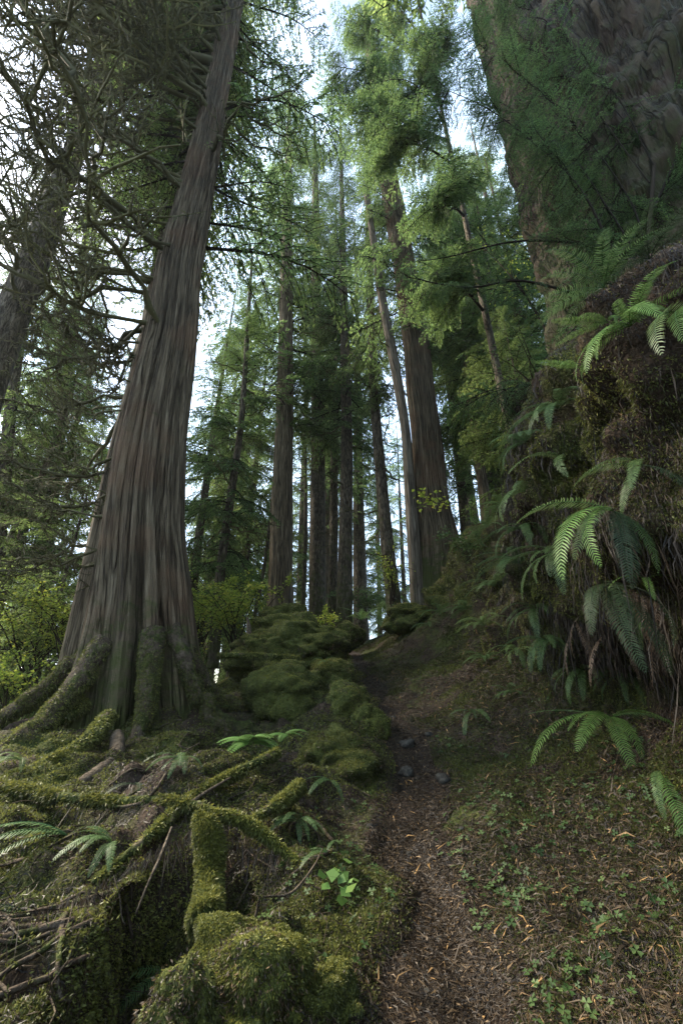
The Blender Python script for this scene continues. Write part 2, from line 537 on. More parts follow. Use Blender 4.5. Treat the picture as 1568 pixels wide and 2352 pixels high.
# hollow between the big tree and the mossy boulders
e = ((G[..., 0] + .95) / .5) ** 2 + ((G[..., 1] - 4.9) / .5) ** 2
G[..., 2] -= .45 * np.exp(-e * 1.2) * (cols[None] < 4.6)
# the bank is undercut at its foot near the viewer
G[..., 2] -= .05 * smooth(4.9, 5.25, cols)[None] * smooth(6.1, 5.75, cols)[None] * smooth(14, 10, G[..., 1])
uc = np.exp(-((cols[None] - 7.42) / .33) ** 2) * smooth(4.6, 3.2, G[..., 1]) * smooth(.8, 1.6, G[..., 1])
G[..., 0] += .75 * uc
bv = np.exp(-((cols[None] - 8.7) / .6) ** 2) * smooth(8, 5, G[..., 1]) * smooth(.8, 2.2, G[..., 1])
G[..., 0] -= .22 * bv
# noise along the surface normal
du = np.gradient(G, axis=1); dv = np.gradient(G, axis=0)
nrm = unit(np.cross(du, dv))
pf = G.reshape(-1, 3)
offtrail = np.abs(cols - 5.5)[None] * np.ones((ny, 1))
amp = smooth(.42, 1.0, offtrail)
big = fbm(pf * 1.1, 3, 3).reshape(ny, nx)
fine = fbm(pf * 5.0, 9, 4).reshape(ny, nx)
lump = np.abs(fbm(pf * 2.4, 21, 3)).reshape(ny, nx)
onb = smooth(6.9, 7.4, cols)[None] * np.ones((ny, 1))
disp = amp * (.2 * big + .085 * fine) + (1 - amp) * (.03 * big + .012 * fine) + onb * (.42 * lump - .1 + .30 * big * smooth(10.5, 9, cols)[None] + .09 * fine)
leftlump = smooth(4.6, 4.0, cols)[None] * smooth(1.2, 2.0, ys)[:, None] * smooth(9, 6, ys)[:, None]
disp += leftlump * (.22 * np.abs(fbm(pf * 1.9, 61, 3)).reshape(ny, nx) - .05 + .09 * fbm(pf * 8, 62, 3).reshape(ny, nx))
disp *= np.where(ys > 25, 2.0, 1.0)[:, None]
G = G + nrm * disp[..., None]
GN = unit(np.cross(np.gradient(G, axis=1), np.gradient(G, axis=0)))
ii = (np.arange(ny - 1)[:, None] * nx + np.arange(nx - 1)[None])
GQ = np.stack([ii, ii + 1, ii + nx + 1, ii + nx], -1)
def strip(name, ranges, m, label=None):
    mb = MB()
    for a, b in ranges:
        ca, cb = np.searchsorted(cols, a), np.searchsorted(cols, b)
        sub = G[:, ca:cb + 1]
        n2 = cb + 1 - ca
        i2 = np.arange(ny - 1)[:, None] * n2 + np.arange(n2 - 1)[None]
        mb.add(sub.reshape(-1, 3), np.stack([i2, i2 + 1, i2 + n2 + 1, i2 + n2], -1).reshape(-1, 4))
    o = link(name, mb.mesh(name, m))
    return tag(o, label, None, None, 'structure')
strip('ground', [(0, 5), (6, 7)], M['floor'], 'mossy brown forest floor on both sides of the trail')
strip('trail', [(5, 6)], M['trail'], 'narrow brown dirt trail climbing away between the mossy rocks and the bank')
strip('earth_bank', [(7, 10)], M['bank'], 'steep mossy earth bank rising on the right of the trail')
strip('hillside', [(10, 12)], M['hill'], 'wooded hillside above the bank')
bvh = BVHTree.FromPolygons([Vector(p) for p in G.reshape(-1, 3)], [tuple(int(k) for k in q) for q in GQ.reshape(-1, 4)])

def hit(u, v, back=0.0):
    d = Vector(ray(u, v)).normalized()
    loc, n, _, dist = bvh.ray_cast(Vector((0, 0, 0)), d)
    if loc is None:
        return None, None
    if n.dot(d) > 0:
        n = -n
    return np.array(loc) + np.array(n) * back, np.array(n)

def zat(x, y):
    loc, n, _, _ = bvh.ray_cast(Vector((x, y, 60)), Vector((0, 0, -1)))
    return loc.z if loc is not None else 0.0

# ------------------------------------------------------------------ scatter of small blades over a surface
def tri_soup(V, Q=None, T=None):
    ts = []
    if Q is not None and len(Q):
        ts += [Q[:, [0, 1, 2]], Q[:, [0, 2, 3]]]
    if T is not None and len(T):
        ts.append(T)
    t = np.concatenate(ts)
    return V[t]                                                  # (n,3,3)

def sample_tris(tr, n, wfun=None):
    a = np.cross(tr[:, 1] - tr[:, 0], tr[:, 2] - tr[:, 0])
    ar = np.linalg.norm(a, axis=1) * .5
    nn = unit(a)
    wgt = ar.copy()
    if wfun is not None:
        wgt = wgt * wfun(tr.mean(1), nn)
    wgt = wgt / wgt.sum()
    i = rng.choice(len(tr), n, p=wgt)
    r1, r2 = rng.random(n), rng.random(n)
    s1 = np.sqrt(r1)
    p = tr[i, 0] * (1 - s1)[:, None] + tr[i, 1] * (s1 * (1 - r2))[:, None] + tr[i, 2] * (s1 * r2)[:, None]
    return p, nn[i]

def blades(p, n, length, width, spread=.8, grav=.0, tint=None, mb=None, lift=0.0):
    """one pointed blade (a kite) per sample"""
    k = len(p)
    d = unit(n + spread * rng.normal(size=(k, 3)) + np.array([0, 0, -grav]))
    side = unit(np.cross(d, rng.normal(size=(k, 3))))
    L = (length * rng.uniform(.5, 1.3, k))[:, None]
    W = (width * rng.uniform(.6, 1.3, k))[:, None]
    p = p + n * lift
    mid = p + d * L * .45 + np.array([0, 0, -1.]) * (grav * .1) * L
    tip = p + d * L + np.array([0, 0, -1.]) * (.25 * grav) * L
    v = np.stack([p, mid + side * W, tip, mid - side * W], 1).reshape(-1, 3)
    q = np.arange(k * 4).reshape(-1, 4)
    mb = mb or MB()
    if tint is None:
        tint = rng.beta(2, 2.4, k)
    mb.add(v, q, None, np.repeat(tint, 4))
    return mb

dcen = None
def ground_tris(c0, c1, y0, y1):
    ca, cb = np.searchsorted(cols, c0), np.searchsorted(cols, c1)
    ya, yb = np.searchsorted(ys, y0), np.searchsorted(ys, y1)
    q = GQ[ya:yb, ca:cb].reshape(-1, 4)
    return tri_soup(G.reshape(-1, 3), q)

def inview(p, margin=1.12):
    s = p[:, 1] * CP + p[:, 2] * SP_
    u = FPX * p[:, 0] / np.maximum(s, .05)
    v = FPX * (-p[:, 1] * SP_ + p[:, 2] * CP) / np.maximum(s, .05)
    return (s > .3) & (np.abs(u) < 784 * margin + 60) & (np.abs(v) < 1176 * margin + 60)

def persp_w(p, n):
    d2 = (p ** 2).sum(1)
    return np.where(inview(p), 1.0 / np.maximum(d2, 1.0), 0.02 / np.maximum(d2, 1.0))

def patchy(p, sc, seed, lo=-.05, hi=.2):
    return smooth(lo, hi, fbm(p * sc, seed, 3))

# moss tufts over the floor and the bank
def moss_cover(name, c0, c1, y0, y1, n, label, grav, thr, lsc=1.0, dull=0.0):
    tr = ground_tris(c0, c1, y0, y1)
    p, nn = sample_tris(tr, n, lambda c, m_: persp_w(c, m_) * (.06 + patchy(c, 1.5, 31, *thr)))
    d = np.linalg.norm(p, axis=1)
    nn = np.where((nn[:, 2:3] < -.3), -nn, nn)
    ti = np.clip(rng.beta(2, 2.4, n) * .75 + .35 * fbm(p * 2.2, 5, 2) + .12 - dull, 0, 1)
    mb = blades(p, nn, lsc * (.009 + .0034 * d), .0011 + .0009 * d, .85, grav, ti)
    return tag(link(name, mb.mesh(name, M['moss'], False)), label, None, None, 'stuff')
moss_cover('moss_carpet', 2, 5.1, .6, 16, 260000, 'yellow green moss carpet over the ground left of the trail', .3, (-.24, .1))
moss_cover('moss_fringe', 5.95, 7.1, 1.2, 16, 150000, 'thin moss over the slope between trail and bank', .3, (-.2, .12), 1.0, .2)
moss_cover('bank_moss', 7, 10.2, .8, 15, 200000, 'shaggy moss hanging over the steep bank', .9, (-.3, .05), 1.3)

# needle litter
def litter(name, c0, c1, y0, y1, n, label, tint0=.0, grav=0.0, L=.03, wdt=.0035, spread=.0):
    tr = ground_tris(c0, c1, y0, y1)
    p, nn = sample_tris(tr, n, lambda c, m_: persp_w(c, m_) * (.25 + patchy(c, 2.1, 77, -.3, .2)))
    d = np.linalg.norm(p, axis=1)
    k = len(p)
    tdir = unit(np.cross(nn, rng.normal(size=(k, 3))))
    if grav:
        dn = np.array([0, 0, -1.]) - nn * (-nn[:, 2:3])
        tdir = unit(tdir * .5 + unit(dn) * grav)
    dirn = unit(tdir + nn * rng.normal(0, .18 + spread, k)[:, None])
    side = unit(np.cross(dirn, nn + .5 * rng.normal(size=(k, 3))))
    Ls = (L * rng.lognormal(0, .45, k) * (.7 + .14 * d))[:, None]
    Ws = (wdt * rng.uniform(.5, 1.6, k) * (.6 + .22 * d))[:, None]
    p0 = p + nn * (.004 + .006 * rng.random(k))[:, None]
    bend = side * Ls * rng.normal(0, .12, k)[:, None] + nn * Ls * .06
    v = np.stack([p0 - dirn * Ls * .5, p0 + side * Ws + bend, p0 + dirn * Ls * .5, p0 - side * Ws + bend], 1).reshape(-1, 3)
    mb = MB()
    ti = np.clip(rng.beta(1.6, 2.6, k) + tint0, 0, 1)
    mb.add(v, np.arange(k * 4).reshape(-1, 4), None, np.repeat(ti, 4))
    return tag(link(name, mb.mesh(name, M['litter'], False)), label, None, None, 'stuff')
litter('trail_litter', 4.9, 6.1, .8, 13, 90000, 'fallen brown needles and twig bits strewn on the trail', -.06, 0, .022, .0017)
litter('slope_litter', 6.0, 7.3, .8, 13, 72000, 'orange brown fallen cedar bits on the slope right of the trail', -.05, .0, .028, .0019, .1)
litter('mound_litter', 2.6, 5.0, .8, 8, 44000, 'dead needles caught between moss left of the trail', -.16, .5, .03, .0018)
litter('bank_litter', 7.1, 10, .8, 10, 45000, 'dead brown rootlets and fronds hanging down the bank', -.1, 1.6, .03, .0018, .3)

def leaflets(name, c0, c1, y0, y1, n, label, size):
    tr = ground_tris(c0, c1, y0, y1)
    p, nn = sample_tris(tr, n, lambda c, m_: persp_w(c, m_) * patchy(c, 1.3, 55, .0, .25))
    base = MB()
    a = np.linspace(0, 2 * np.pi, 9)[:-1]
    for kx in range(3):
        c_, s_ = math.cos(kx * 2.094), math.sin(kx * 2.094)
        lf = np.array([[0, 0, 0], [.5, .42, .1], [1.0, .5, .05], [.85, 0, .0], [1.0, -.5, .05], [.5, -.42, .1]])
        rot = np.array([[c_, -s_, 0], [s_, c_, 0], [0, 0, 1]])
        base.add(lf @ rot.T, [[0, 1, 2, 3], [0, 3, 4, 5]], None, .5)
    A = base.arrays()
    k = len(p)
    z = unit(nn + .45 * rng.normal(size=(k, 3)) + np.array([0, 0, .4]))
    x = unit(np.cross(z, rng.normal(size=(k, 3))))
    y = np.cross(z, x)
    sc = size * rng.uniform(.6, 1.5, k)
    Mx = np.stack([x, y, z], -1) * sc[:, None, None]
    mb = MB()
    mb.inst(A, Mx, p + nn * .025, rng.normal(0, .22, k))
    return tag(link(name, mb.mesh(name, M['clover'], False)), label, None, None, 'stuff')
litter('cedar_bits', 5.0, 7.3, 1.0, 9, 5000, 'larger orange cedar sprays and bark bits fallen on trail and slope', .24, .0, .045, .0026, .2)
def hanging_roots(n):
    tr = ground_tris(7.5, 9.9, 1.0, 8.5)
    p, nn = sample_tris(tr, n, lambda c, m_: persp_w(c, m_) * (.02 + patchy(c, 1.7, 91, .0, .22)))
    mb = MB()
    k = len(p)
    nn = np.where(nn[:, :1] > 0, -nn, nn)
    L = (.125 * rng.lognormal(0, .5, k))[:, None]
    W = (.0016 * rng.uniform(.5, 1.8, k))[:, None] * (np.linalg.norm(p, axis=1) * .35 + .4)[:, None]
    jit = rng.normal(0, .18, (k, 3)) * L
    p0 = p + nn * .02
    p1 = p0 + nn * L * .22 + np.array([0, 0, -.45]) * L + jit * .5
    p2 = p0 + nn * L * .15 + np.array([0, 0, -1.]) * L + jit
    side = unit(np.cross(p2 - p0, nn + .6 * rng.normal(size=(k, 3))))
    mb.add(np.stack([p0, p1 + side * W, p2, p1 - side * W], 1).reshape(-1, 3), np.arange(4 * k).reshape(-1, 4), None, np.repeat(rng.beta(1.5, 3, k) * .62, 4))
    tag(link('hanging_rootlets', mb.mesh('hanging_rootlets', M['litter'], False)), 'brown rootlets hanging in curtains from the steep bank', None, None, 'stuff')
hanging_roots(15000)
leaflets('ground_leaves', 6.02, 7.1, 1.2, 9, 800, 'small green three part leaves dotted over the slope by the trail', .014)
leaflets('mound_leaves', 4.0, 5.0, 1.4, 9, 160, 'small green leaves on the moss left of the trail', .016)

# ------------------------------------------------------------------ trunks
def rings_mesh(cen, rad, nseg, flute=None, m=None, name='trunk', rough=.03, origin=None, cap=True, seed=0, fr=9.0, dispamp=.0, burl=None):
    """tapered trunk through 3-D centres; flute(theta,h)->radius factor"""
    cen = np.asarray(cen, float)
    nr = len(cen)
    th = np.arange(nseg) / nseg * 2 * np.pi
    h = cen[:, 2] - cen[0, 2]
    TH, H = np.meshgrid(th, h)
    rr = rad[:, None] * np.ones_like(TH)
    if flute is not None:
        rr = rr * flute(TH, H)
    rbar = float(np.percentile(rad, 60))
    bx, by = np.cos(TH) * rbar, np.sin(TH) * rbar
    pn = np.stack([bx.ravel() * fr, by.ravel() * fr, H.ravel() * .45], -1)
    if dispamp:
        pn[:, 2] *= .2
        nz = fbm(pn, 40 + seed, 3).reshape(rr.shape)
        n2_ = fbm(pn * np.array([2.1, 2.1, 1.6]), 44 + seed, 2).reshape(rr.shape)
        rr = rr - dispamp * (1.1 * np.exp(-(nz / .16) ** 2) + .6 * np.exp(-(n2_ / .2) ** 2)) + dispamp * .5
    rr = rr * (1 + rough * fbm(np.stack([bx.ravel() * 1.5, by.ravel() * 1.5, H.ravel() * .6], -1), 60 + seed, 3).reshape(rr.shape) * 2)
    if burl is not None:
        rr = rr + burl(TH, H)
    v = np.stack([cen[:, 0:1] + rr * np.cos(TH), cen[:, 1:2] + rr * np.sin(TH), cen[:, 2:3] * np.ones_like(TH)], -1)
    o = np.zeros(3) if origin is None else origin
    i = np.arange(nr - 1)[:, None] * nseg
    j = np.arange(nseg)[None]
    q = np.stack([i + j, i + (j + 1) % nseg, i + nseg + (j + 1) % nseg, i + nseg + j], -1).reshape(-1, 4)
    mb = MB()
    mb.add(v.reshape(-1, 3) - o, q)
    top = np.append(v[-1].mean(0) - o + np.array([0, 0, .05]), []).reshape(1, 3)
    mb.add(top)
    l = (nr - 1) * nseg
    mb.t.append(np.stack([l + np.arange(nseg), l + (np.arange(nseg) + 1) % nseg, np.full(nseg, nr * nseg)], -1))
    mb.tm.append(np.zeros(nseg, int))
    vec = np.stack([bx.ravel(), by.ravel(), H.ravel()], -1)
    vec = np.vstack([vec, [[0, 0, h[-1]]]])
    return mb.mesh(name, m, True, vec)

def px_trunk(pts, Y, nr, top=None, sink=.5, dY=0.0):
    """centres and radii from (v, u, width) rows seen at depth Y"""
    pts = sorted(pts, key=lambda a: -a[0])
    c, r = [], []
    for k, (v, u, wd) in enumerate(pts):
        yy = Y + dY * k / (len(pts) - 1)
        c.append(P(u, v, yy))
        r.append(wd / 2 / FPX * depth_of(v, yy))
    c, r = np.array(c), np.array(r)
    d = c[1] - c[0]
    c = np.vstack([c[0] - d / max(d[2], .1) * sink, c])
    r = np.append(r[0] * 1.06, r)
    if top is not None and top > c[-1, 2]:
        d = c[-1] - c[-2]
        d = d / d[2] * (top - c[-1, 2])
        c = np.vstack([c, c[-1] + d])
        r = np.append(r, max(.04, r[-1] * .3))
    z = c[:, 2]
    # denser rings low down
    tq = np.linspace(0, 1, nr) ** 1.4
    zq = z[0] + (z[-1] - z[0]) * tq
    if len(c) > 3:
        kk = np.linspace(0, len(c) - 1, nr * 3)
        f = spline(np.column_stack([c, r]), nr * 3)
        o_ = np.argsort(f[:, 2])
        f = f[o_]
        cc = np.stack([np.interp(zq, f[:, 2], f[:, a]) for a in range(3)], -1)
        rr = np.interp(zq, f[:, 2], f[:, 3])
    else:
        cc = np.stack([np.interp(zq, z, c[:, a]) for a in range(3)], -1)
        rr = np.interp(zq, z, r)
    return cc, np.maximum(rr, .02)

def gauss(th, a, wd):
    d = (th - R(a) + np.pi) % (2 * np.pi) - np.pi
    return np.exp(-(d / R(wd)) ** 2)

# ------------------------------------------------------------------ mossy dead branches (shared meshes)
def mossy_branch(seed, L=1.0, r0=.022, up=.25, nsec=11, fuzz=2, curl=.4):
    rg = np.random.default_rng(seed)
    mb = MB()
    n = 14
    t = np.linspace(0, 1, n)
    wob = np.cumsum(rg.normal(0, .020, (n, 3)), 0)
    pts = np.stack([t * L, .06 * np.sin(t * 5 + rg.uniform(0, 6)) * L, (-.25 * t + (.25 + up) * t ** 2) * L], -1) + wob * L
    pts -= pts[0]
    tube(mb, pts, r0 * (1 - .72 * t) * L * (1 + .2 * rg.normal(size=n)), 6, .45 + .2 * rg.random(), 0, .22)
    allp = [pts]
    for s in range(nsec):
        tt = rg.uniform(.12, .97)
        b = np.array([np.interp(tt, t, pts[:, a]) for a in range(3)])
        sg = 1 if s % 2 else -1
        l2 = L * rg.uniform(.18, .5) * (1.1 - .6 * tt)
        ang = R(rg.uniform(30, 75)) * sg
        m = 8
        q = np.linspace(0, 1, m)
        dz = rg.uniform(-.5, .25)
        sec = b + np.stack([np.cos(ang) * q * l2, np.sin(ang) * q * l2, (dz * q + curl * q ** 2) * l2], -1) + np.cumsum(rg.normal(0, .016, (m, 3)), 0) * L
        sec[0] = b
        tube(mb, sec, r0 * .55 * L * (1 - .7 * q), 4, .35 + .4 * rg.random(), 0, .2)
        allp.append(sec)
        for k in range(rg.integers(2, 5)):
            q3 = rg.uniform(.25, .95)
            b3 = np.array([np.interp(q3, q, sec[:, a]) for a in range(3)])
            l3 = l2 * rg.uniform(.25, .6)
            a3 = ang + R(rg.uniform(25, 70)) * rg.choice([-1, 1])
            q5 = np.linspace(0, 1, 5)
            ter = b3 + np.stack([np.cos(a3) * q5 * l3, np.sin(a3) * q5 * l3, (rg.uniform(-.7, .3) * q5 + curl * q5 ** 2) * l3], -1)
            tube(mb, ter, r0 * .32 * L * (1 - .75 * q5), 3, .3 + .4 * rg.random(), 0)
            allp.append(ter)
    # ragged hanging moss
    for pl in allp:
        if fuzz:
            seglen = np.linalg.norm(np.diff(pl, axis=0), axis=1).sum()
            k = max(3, int(seglen / L * 46 * fuzz))
            tq = rg.uniform(0, len(pl) - 1.001, k)
            i = tq.astype(int); f = (tq - i)[:, None]
            b = pl[i] * (1 - f) + pl[i + 1] * f
            nn = rg.normal(size=(k, 3))
            nn[:, 2] -= .5
            nn = unit(nn)
            side = unit(np.cross(nn, rg.normal(size=(k, 3))))
            ln = (.024 * rg.uniform(.3, 1.3, k) * L)[:, None]
            v = np.stack([b, b + nn * ln * .5 + side * ln * .12, b + nn * ln + np.array([0, 0, -.6]) * ln, b + nn * ln * .5 - side * ln * .12], 1)
            mb.add(v.reshape(-1, 3), np.arange(4 * k).reshape(-1, 4), None, np.repeat(rg.uniform(.2, .9, k), 4))
    return mb.mesh('mossy_branch', M['mossbranch'], True)
MBR = [mossy_branch(100 + k, up=u_, curl=c_, r0=.0145, nsec=14, fuzz=3) for k, (u_, c_) in enumerate([(.3, .5), (.1, .3), (.45, .6), (-.1, .2), (.25, .7), (.0, .45)])]
MBT = [mossy_branch(200 + k, up=.1, nsec=6, r0=.016, fuzz=1) for k in range(4)]   # lighter ones for trees further off

def add_branch(root, base, az, pitch, L, meshes, roll=0.0):
    e_ = Matrix.Rotation(az, 4, 'Z') @ Matrix.Rotation(-pitch, 4, 'Y') @ Matrix.Rotation(roll, 4, 'X')
    o = link('branch', random.choice(meshes), root, base, e_.to_euler(), L)
    return o

# ------------------------------------------------------------------ foliage
def spray(seed, ntw=24, nk=17, kl=.056, kw=.0075, droop=.45, tw=.34, hang=.5):
    """one bough of unit length along +X with flat drooping side twigs full of scale-leaf kites"""
    rg = np.random.default_rng(seed)
    mb = MB()
    t = np.linspace(0, 1, 7)
    main = lambda q: np.stack([q, .05 * np.sin(q * 4 + seed), .14 * q - droop * q ** 2], -1)
    tube(mb, main(t), .013 * (1 - .8 * t), 3, .3, 1)
    V, TI = [], []
    for s in range(ntw):
        q = .10 + .9 * (s + rg.uniform(-.4, .4)) / ntw
        q = min(max(q, .06), 1)
        sg = 1 if s % 2 else -1
        l = tw * (1 - q) ** .55 * rg.uniform(.7, 1.2) + .09
        ang = sg * R(rg.uniform(35, 70))
        b = main(np.array([q]))[0]
        qq = np.linspace(0, 1, 5)
        hg = hang * rg.uniform(.5, 1.5)
        pts = b + np.stack([np.cos(ang) * qq * l, np.sin(ang) * qq * l, -hg * qq ** 1.6 * l - .05 * qq * l], -1)
        tube(mb, pts, .0045 * (1 - .6 * qq), 3, .35, 1)
        k = max(4, int(nk * l / tw) * 2)
        c = rg.uniform(.05, 1.05, k)
        pb = np.stack([np.interp(c, qq, pts[:, a]) for a in range(3)], -1)
        td = unit(pts[-1] - pts[0])
        sd_ = unit(np.cross(td, np.array([0, 0, 1.])))
        sgn = np.where(np.arange(k) % 2, 1., -1.)[:, None]
        d = unit(td * rg.uniform(.3, 1.0, (k, 1)) + sd_ * sgn * rg.uniform(.3, 1, (k, 1)) + np.array([0, 0, -1.]) * rg.uniform(0, .55, (k, 1)) + .12 * rg.normal(size=(k, 3)))
        up_ = unit(np.array([0, 0, 1.]) + .35 * rg.normal(size=(k, 3)))
        sw = unit(np.cross(d, up_))
        ln = (kl * rg.uniform(.55, 1.35, k))[:, None]
        wd = (kw * rg.uniform(.6, 1.3, k))[:, None]
        V.append(np.stack([pb, pb + d * ln * .45 + sw * wd, pb + d * ln, pb + d * ln * .45 - sw * wd], 1).reshape(-1, 3))
        TI.append(np.repeat(np.clip(rg.normal(.45, .18, k) + .12 * (q - .5), 0, 1), 4))
    V = np.concatenate(V); TI = np.concatenate(TI)
    mb.add(V, np.arange(len(V)).reshape(-1, 4), None, TI, 0)
    return mb.arrays()
SPR = [spray(k) for k in range(4)]                                  # hemlock like
SPC = [spray(40 + k, 22, 17, .064, .0095, .5, .3, 1.0) for k in range(3)]   # cedar like, hanging
SPF = [spray(70 + k, 28, 24, .036, .0058, .38, .4, .8) for k in range(3)]   # finer, for boughs close by

def rot_from(az, pitch, roll):
    ca, sa, cp, sp = np.cos(az), np.sin(az), np.cos(pitch), np.sin(pitch)
    x = np.stack([ca * cp, sa * cp, sp], -1)
    y = np.stack([-sa, ca, np.zeros_like(sa)], -1)
    z = np.cross(x, y)
    cr_, sr = np.cos(roll)[:, None], np.sin(roll)[:, None]
    y2 = y * cr_ + z * sr
    z2 = z * cr_ - y * sr
    return np.stack([x, y2, z2], -1)

def crown_mesh(seed, H, h0, Rmax, nb, sprays, leafm, bare=.0, name='crown', shape=.8):
    rg = np.random.default_rng(seed)
    mb = MB()
    z = h0 + (H - h0) * rg.random(nb) ** 1.05
    rel = (z - h0) / (H - h0)
    L = Rmax * ((1 - rel) ** shape * .85 + .2) * rg.uniform(.5, 1.15, nb) * np.minimum(1, .55 + rel * 4)
    az = rg.uniform(0, 2 * np.pi, nb)
    pit = R(-12) + R(38) * rel + rg.normal(0, .14, nb)
    roll = rg.normal(0, .25, nb)
    clump = fbm(np.stack([np.cos(az) * 2, np.sin(az) * 2, z * .35], -1), seed, 2) * .35
    which = rg.integers(0, len(sprays), nb)
    for k in range(len(sprays)):
        s = which == k
        Mx = rot_from(az[s], pit[s], roll[s]) * L[s][:, None, None]
        O = np.stack([np.cos(az[s]) * .08, np.sin(az[s]) * .08, z[s]], -1)
        mb.inst(sprays[k], Mx, O, clump[s] + rg.normal(0, .06, s.sum()))
    return mb.mesh(name, [leafm, M['twig']], False)

# unit crowns: 40 m trees, foliage from h0
CR = {
 'tall':  crown_mesh(1, 42, 9, 3.6, 150, SPR, M['hemlock']),
 'tall2': crown_mesh(2, 42, 12, 3.4, 140, SPC, M['cedarleaf']),
 'mid':   crown_mesh(3, 24, 2.5, 3.2, 115, SPR, M['hemlock']),
 'mid2':  crown_mesh(4, 24, 3.5, 3.0, 105, SPC, M['cedarleaf']),
 'young': crown_mesh(5, 10, .6, 2.3, 90, SPR, M['cedarleaf']),
 'high':  crown_mesh(6, 46, 20, 3.4, 120, SPC, M['cedarleaf']),
}
CRH = {'tall': 42, 'tall2': 42, 'mid': 24, 'mid2': 24, 'young': 10, 'high': 46}

def simple_trunk(H, r, m, seed):
    z = np.linspace(-.6, H, 24)
    c = np.stack([.12 * np.sin(z * .15 + seed), .12 * np.cos(z * .13 + seed), z], -1)
    rad = r * (1 - .93 * np.clip(z / H, 0, 1)) * (1 + .5 * np.exp(-np.maximum(z, 0) * 1.3))
    return rings_mesh(c, rad, 14, None, m, 'trunk', seed=seed)
TR = {'tall': simple_trunk(41.5, .48, M['hembark'], 1), 'tall2': simple_trunk(41.5, .5, M['cedarbark2'], 2), 'mid': simple_trunk(23.7, .26, M['hembark'], 3),
      'mid2': simple_trunk(23.7, .28, M['cedarbark2'], 4), 'young': simple_trunk(9.8, .09, M['hembark'], 5), 'high': simple_trunk(45.5, .55, M['cedarbark2'], 6)}

# ---------------- trees whose trunks are read from the photograph
def lean_rot(cc):
    d = unit((cc[-1] - cc[0])[None])[0]
    q = Vector((0, 0, 1)).rotation_difference(Vector(d))
    return q.to_euler()

def px_tree(name, label, cat, pts, Y, m, nseg, nr, top=None, crown=None, crown_h=None, nbr=0, brz=(2, 9), brL=(1.0, 2.2), dY=0.0,
            flute=None, disp=0.0, fr=9.0, meshes=None, azr=(0, 360), group=None, seed=0, crot=0.0, cs=1.0):
    cc, rr = px_trunk(pts, Y, nr, top, dY=dY)
    base = cc[0] + np.array([0, 0, .5])
    root = thing(name, base, label, cat, group)
    link('trunk', rings_mesh(cc, rr, nseg, flute, m, 'trunk', origin=base, seed=seed, dispamp=disp, fr=fr), root)
    if crown:
        sc = (cc[-1, 2] - base[2]) / CRH[crown] * 1.02 if crown_h is None else crown_h / CRH[crown]
        e_ = lean_rot(cc)
        q = e_.to_matrix().to_4x4() @ Matrix.Rotation(crot, 4, 'Z')
        link('crown', CR[crown], root, (0, 0, 0), q.to_euler(), (sc * cs, sc * cs, sc))
    rg = np.random.default_rng(seed + 900)
    for k in range(nbr):
        z = rg.uniform(*brz) + base[2]
        p = np.array([np.interp(z, cc[:, 2], cc[:, a]) for a in range(3)])
        az = R(rg.uniform(*azr))
        r = np.interp(z, cc[:, 2], rr)
        p = p + np.array([math.cos(az), math.sin(az), 0]) * r * .8 - base
        add_branch(root, p, az, R(rg.uniform(-25, 15)), rg.uniform(*brL), meshes or MBT, rg.uniform(-.5, .5))
    return root, cc, rr, base

# 1  the great cedar on the left
def fl_cedar(TH, H):
    low = smooth(4.6, .6, H)
    foot = np.exp(-np.maximum(H - .5, 0) * 1.1)
    f = 1 - low * (.60 * gauss(TH, -68, 7) + .42 * gauss(TH, -41, 6) + .14 * gauss(TH, -104, 7) + .15 * gauss(TH, -5, 8) + .2 * gauss(TH, 60, 9) + .2 * gauss(TH, 150, 10))
    f += foot * (.10 * gauss(TH, -54, 9) + .16 * gauss(TH, -86, 12) + .22 * gauss(TH, -125, 12) + .25 * gauss(TH, -16, 12) + .2 * gauss(TH, 30, 14))
    q_ = np.stack([np.cos(TH).ravel() * 2.3, np.sin(TH).ravel() * 2.3, H.ravel() * .07], -1)
    g1 = fbm(q_, 81, 2).reshape(TH.shape)
    g2 = fbm(q_ * np.array([2.2, 2.2, 1.7]), 82, 2).reshape(TH.shape)
    f -= .075 * np.exp(-(g1 / .07) ** 2) + .045 * np.exp(-(g2 / .09) ** 2)
    f += .05 * g2
    return f
CED = [(v_, u_, w_ * .82) for v_, u_, w_ in [(1640, 315, 345), (1500, 322, 300), (1400, 325, 272), (1200, 330, 222), (1000, 352, 184), (800, 388, 144), (600, 416, 118), (400, 460, 86), (200, 500, 64), (50, 529, 50)]]
cedar, ccc, crr, cbase = px_tree('cedar_tree', 'huge furrowed grey cedar trunk on the mossy root mound left of the trail', 'tree', CED, 6.0, M['cedarbark'], 560, 420,
    top=34, flute=fl_cedar, disp=.055, fr=7.0, seed=1)
rg = np.random.default_rng(5)
def on_cedar(z, az):
    p = np.array([np.interp(z, ccc[:, 2], ccc[:, a]) for a in range(3)])
    return p + np.array([math.cos(az), math.sin(az), 0]) * np.interp(z, ccc[:, 2], crr) * .85 - cbase
for k in range(62):                                                 # mossy limbs, mostly over the valley side
    z = 5.5 + 17 * rg.random() ** .75
    az = R(rg.uniform(140, 265))
    add_branch(cedar, on_cedar(z, az), az, R(rg.uniform(-14, 18)), rg.uniform(2.6, 5.2) * (.7 + .03 * z), MBR, rg.uniform(-.5, .5))
for k in range(7):
    z = rg.uniform(12, 21)
    az = R(rg.uniform(-50, 60))
    add_branch(cedar, on_cedar(z, az), az, R(rg.uniform(-35, -5)), rg.uniform(1.6, 2.8), MBT, rg.uniform(-.5, .5))
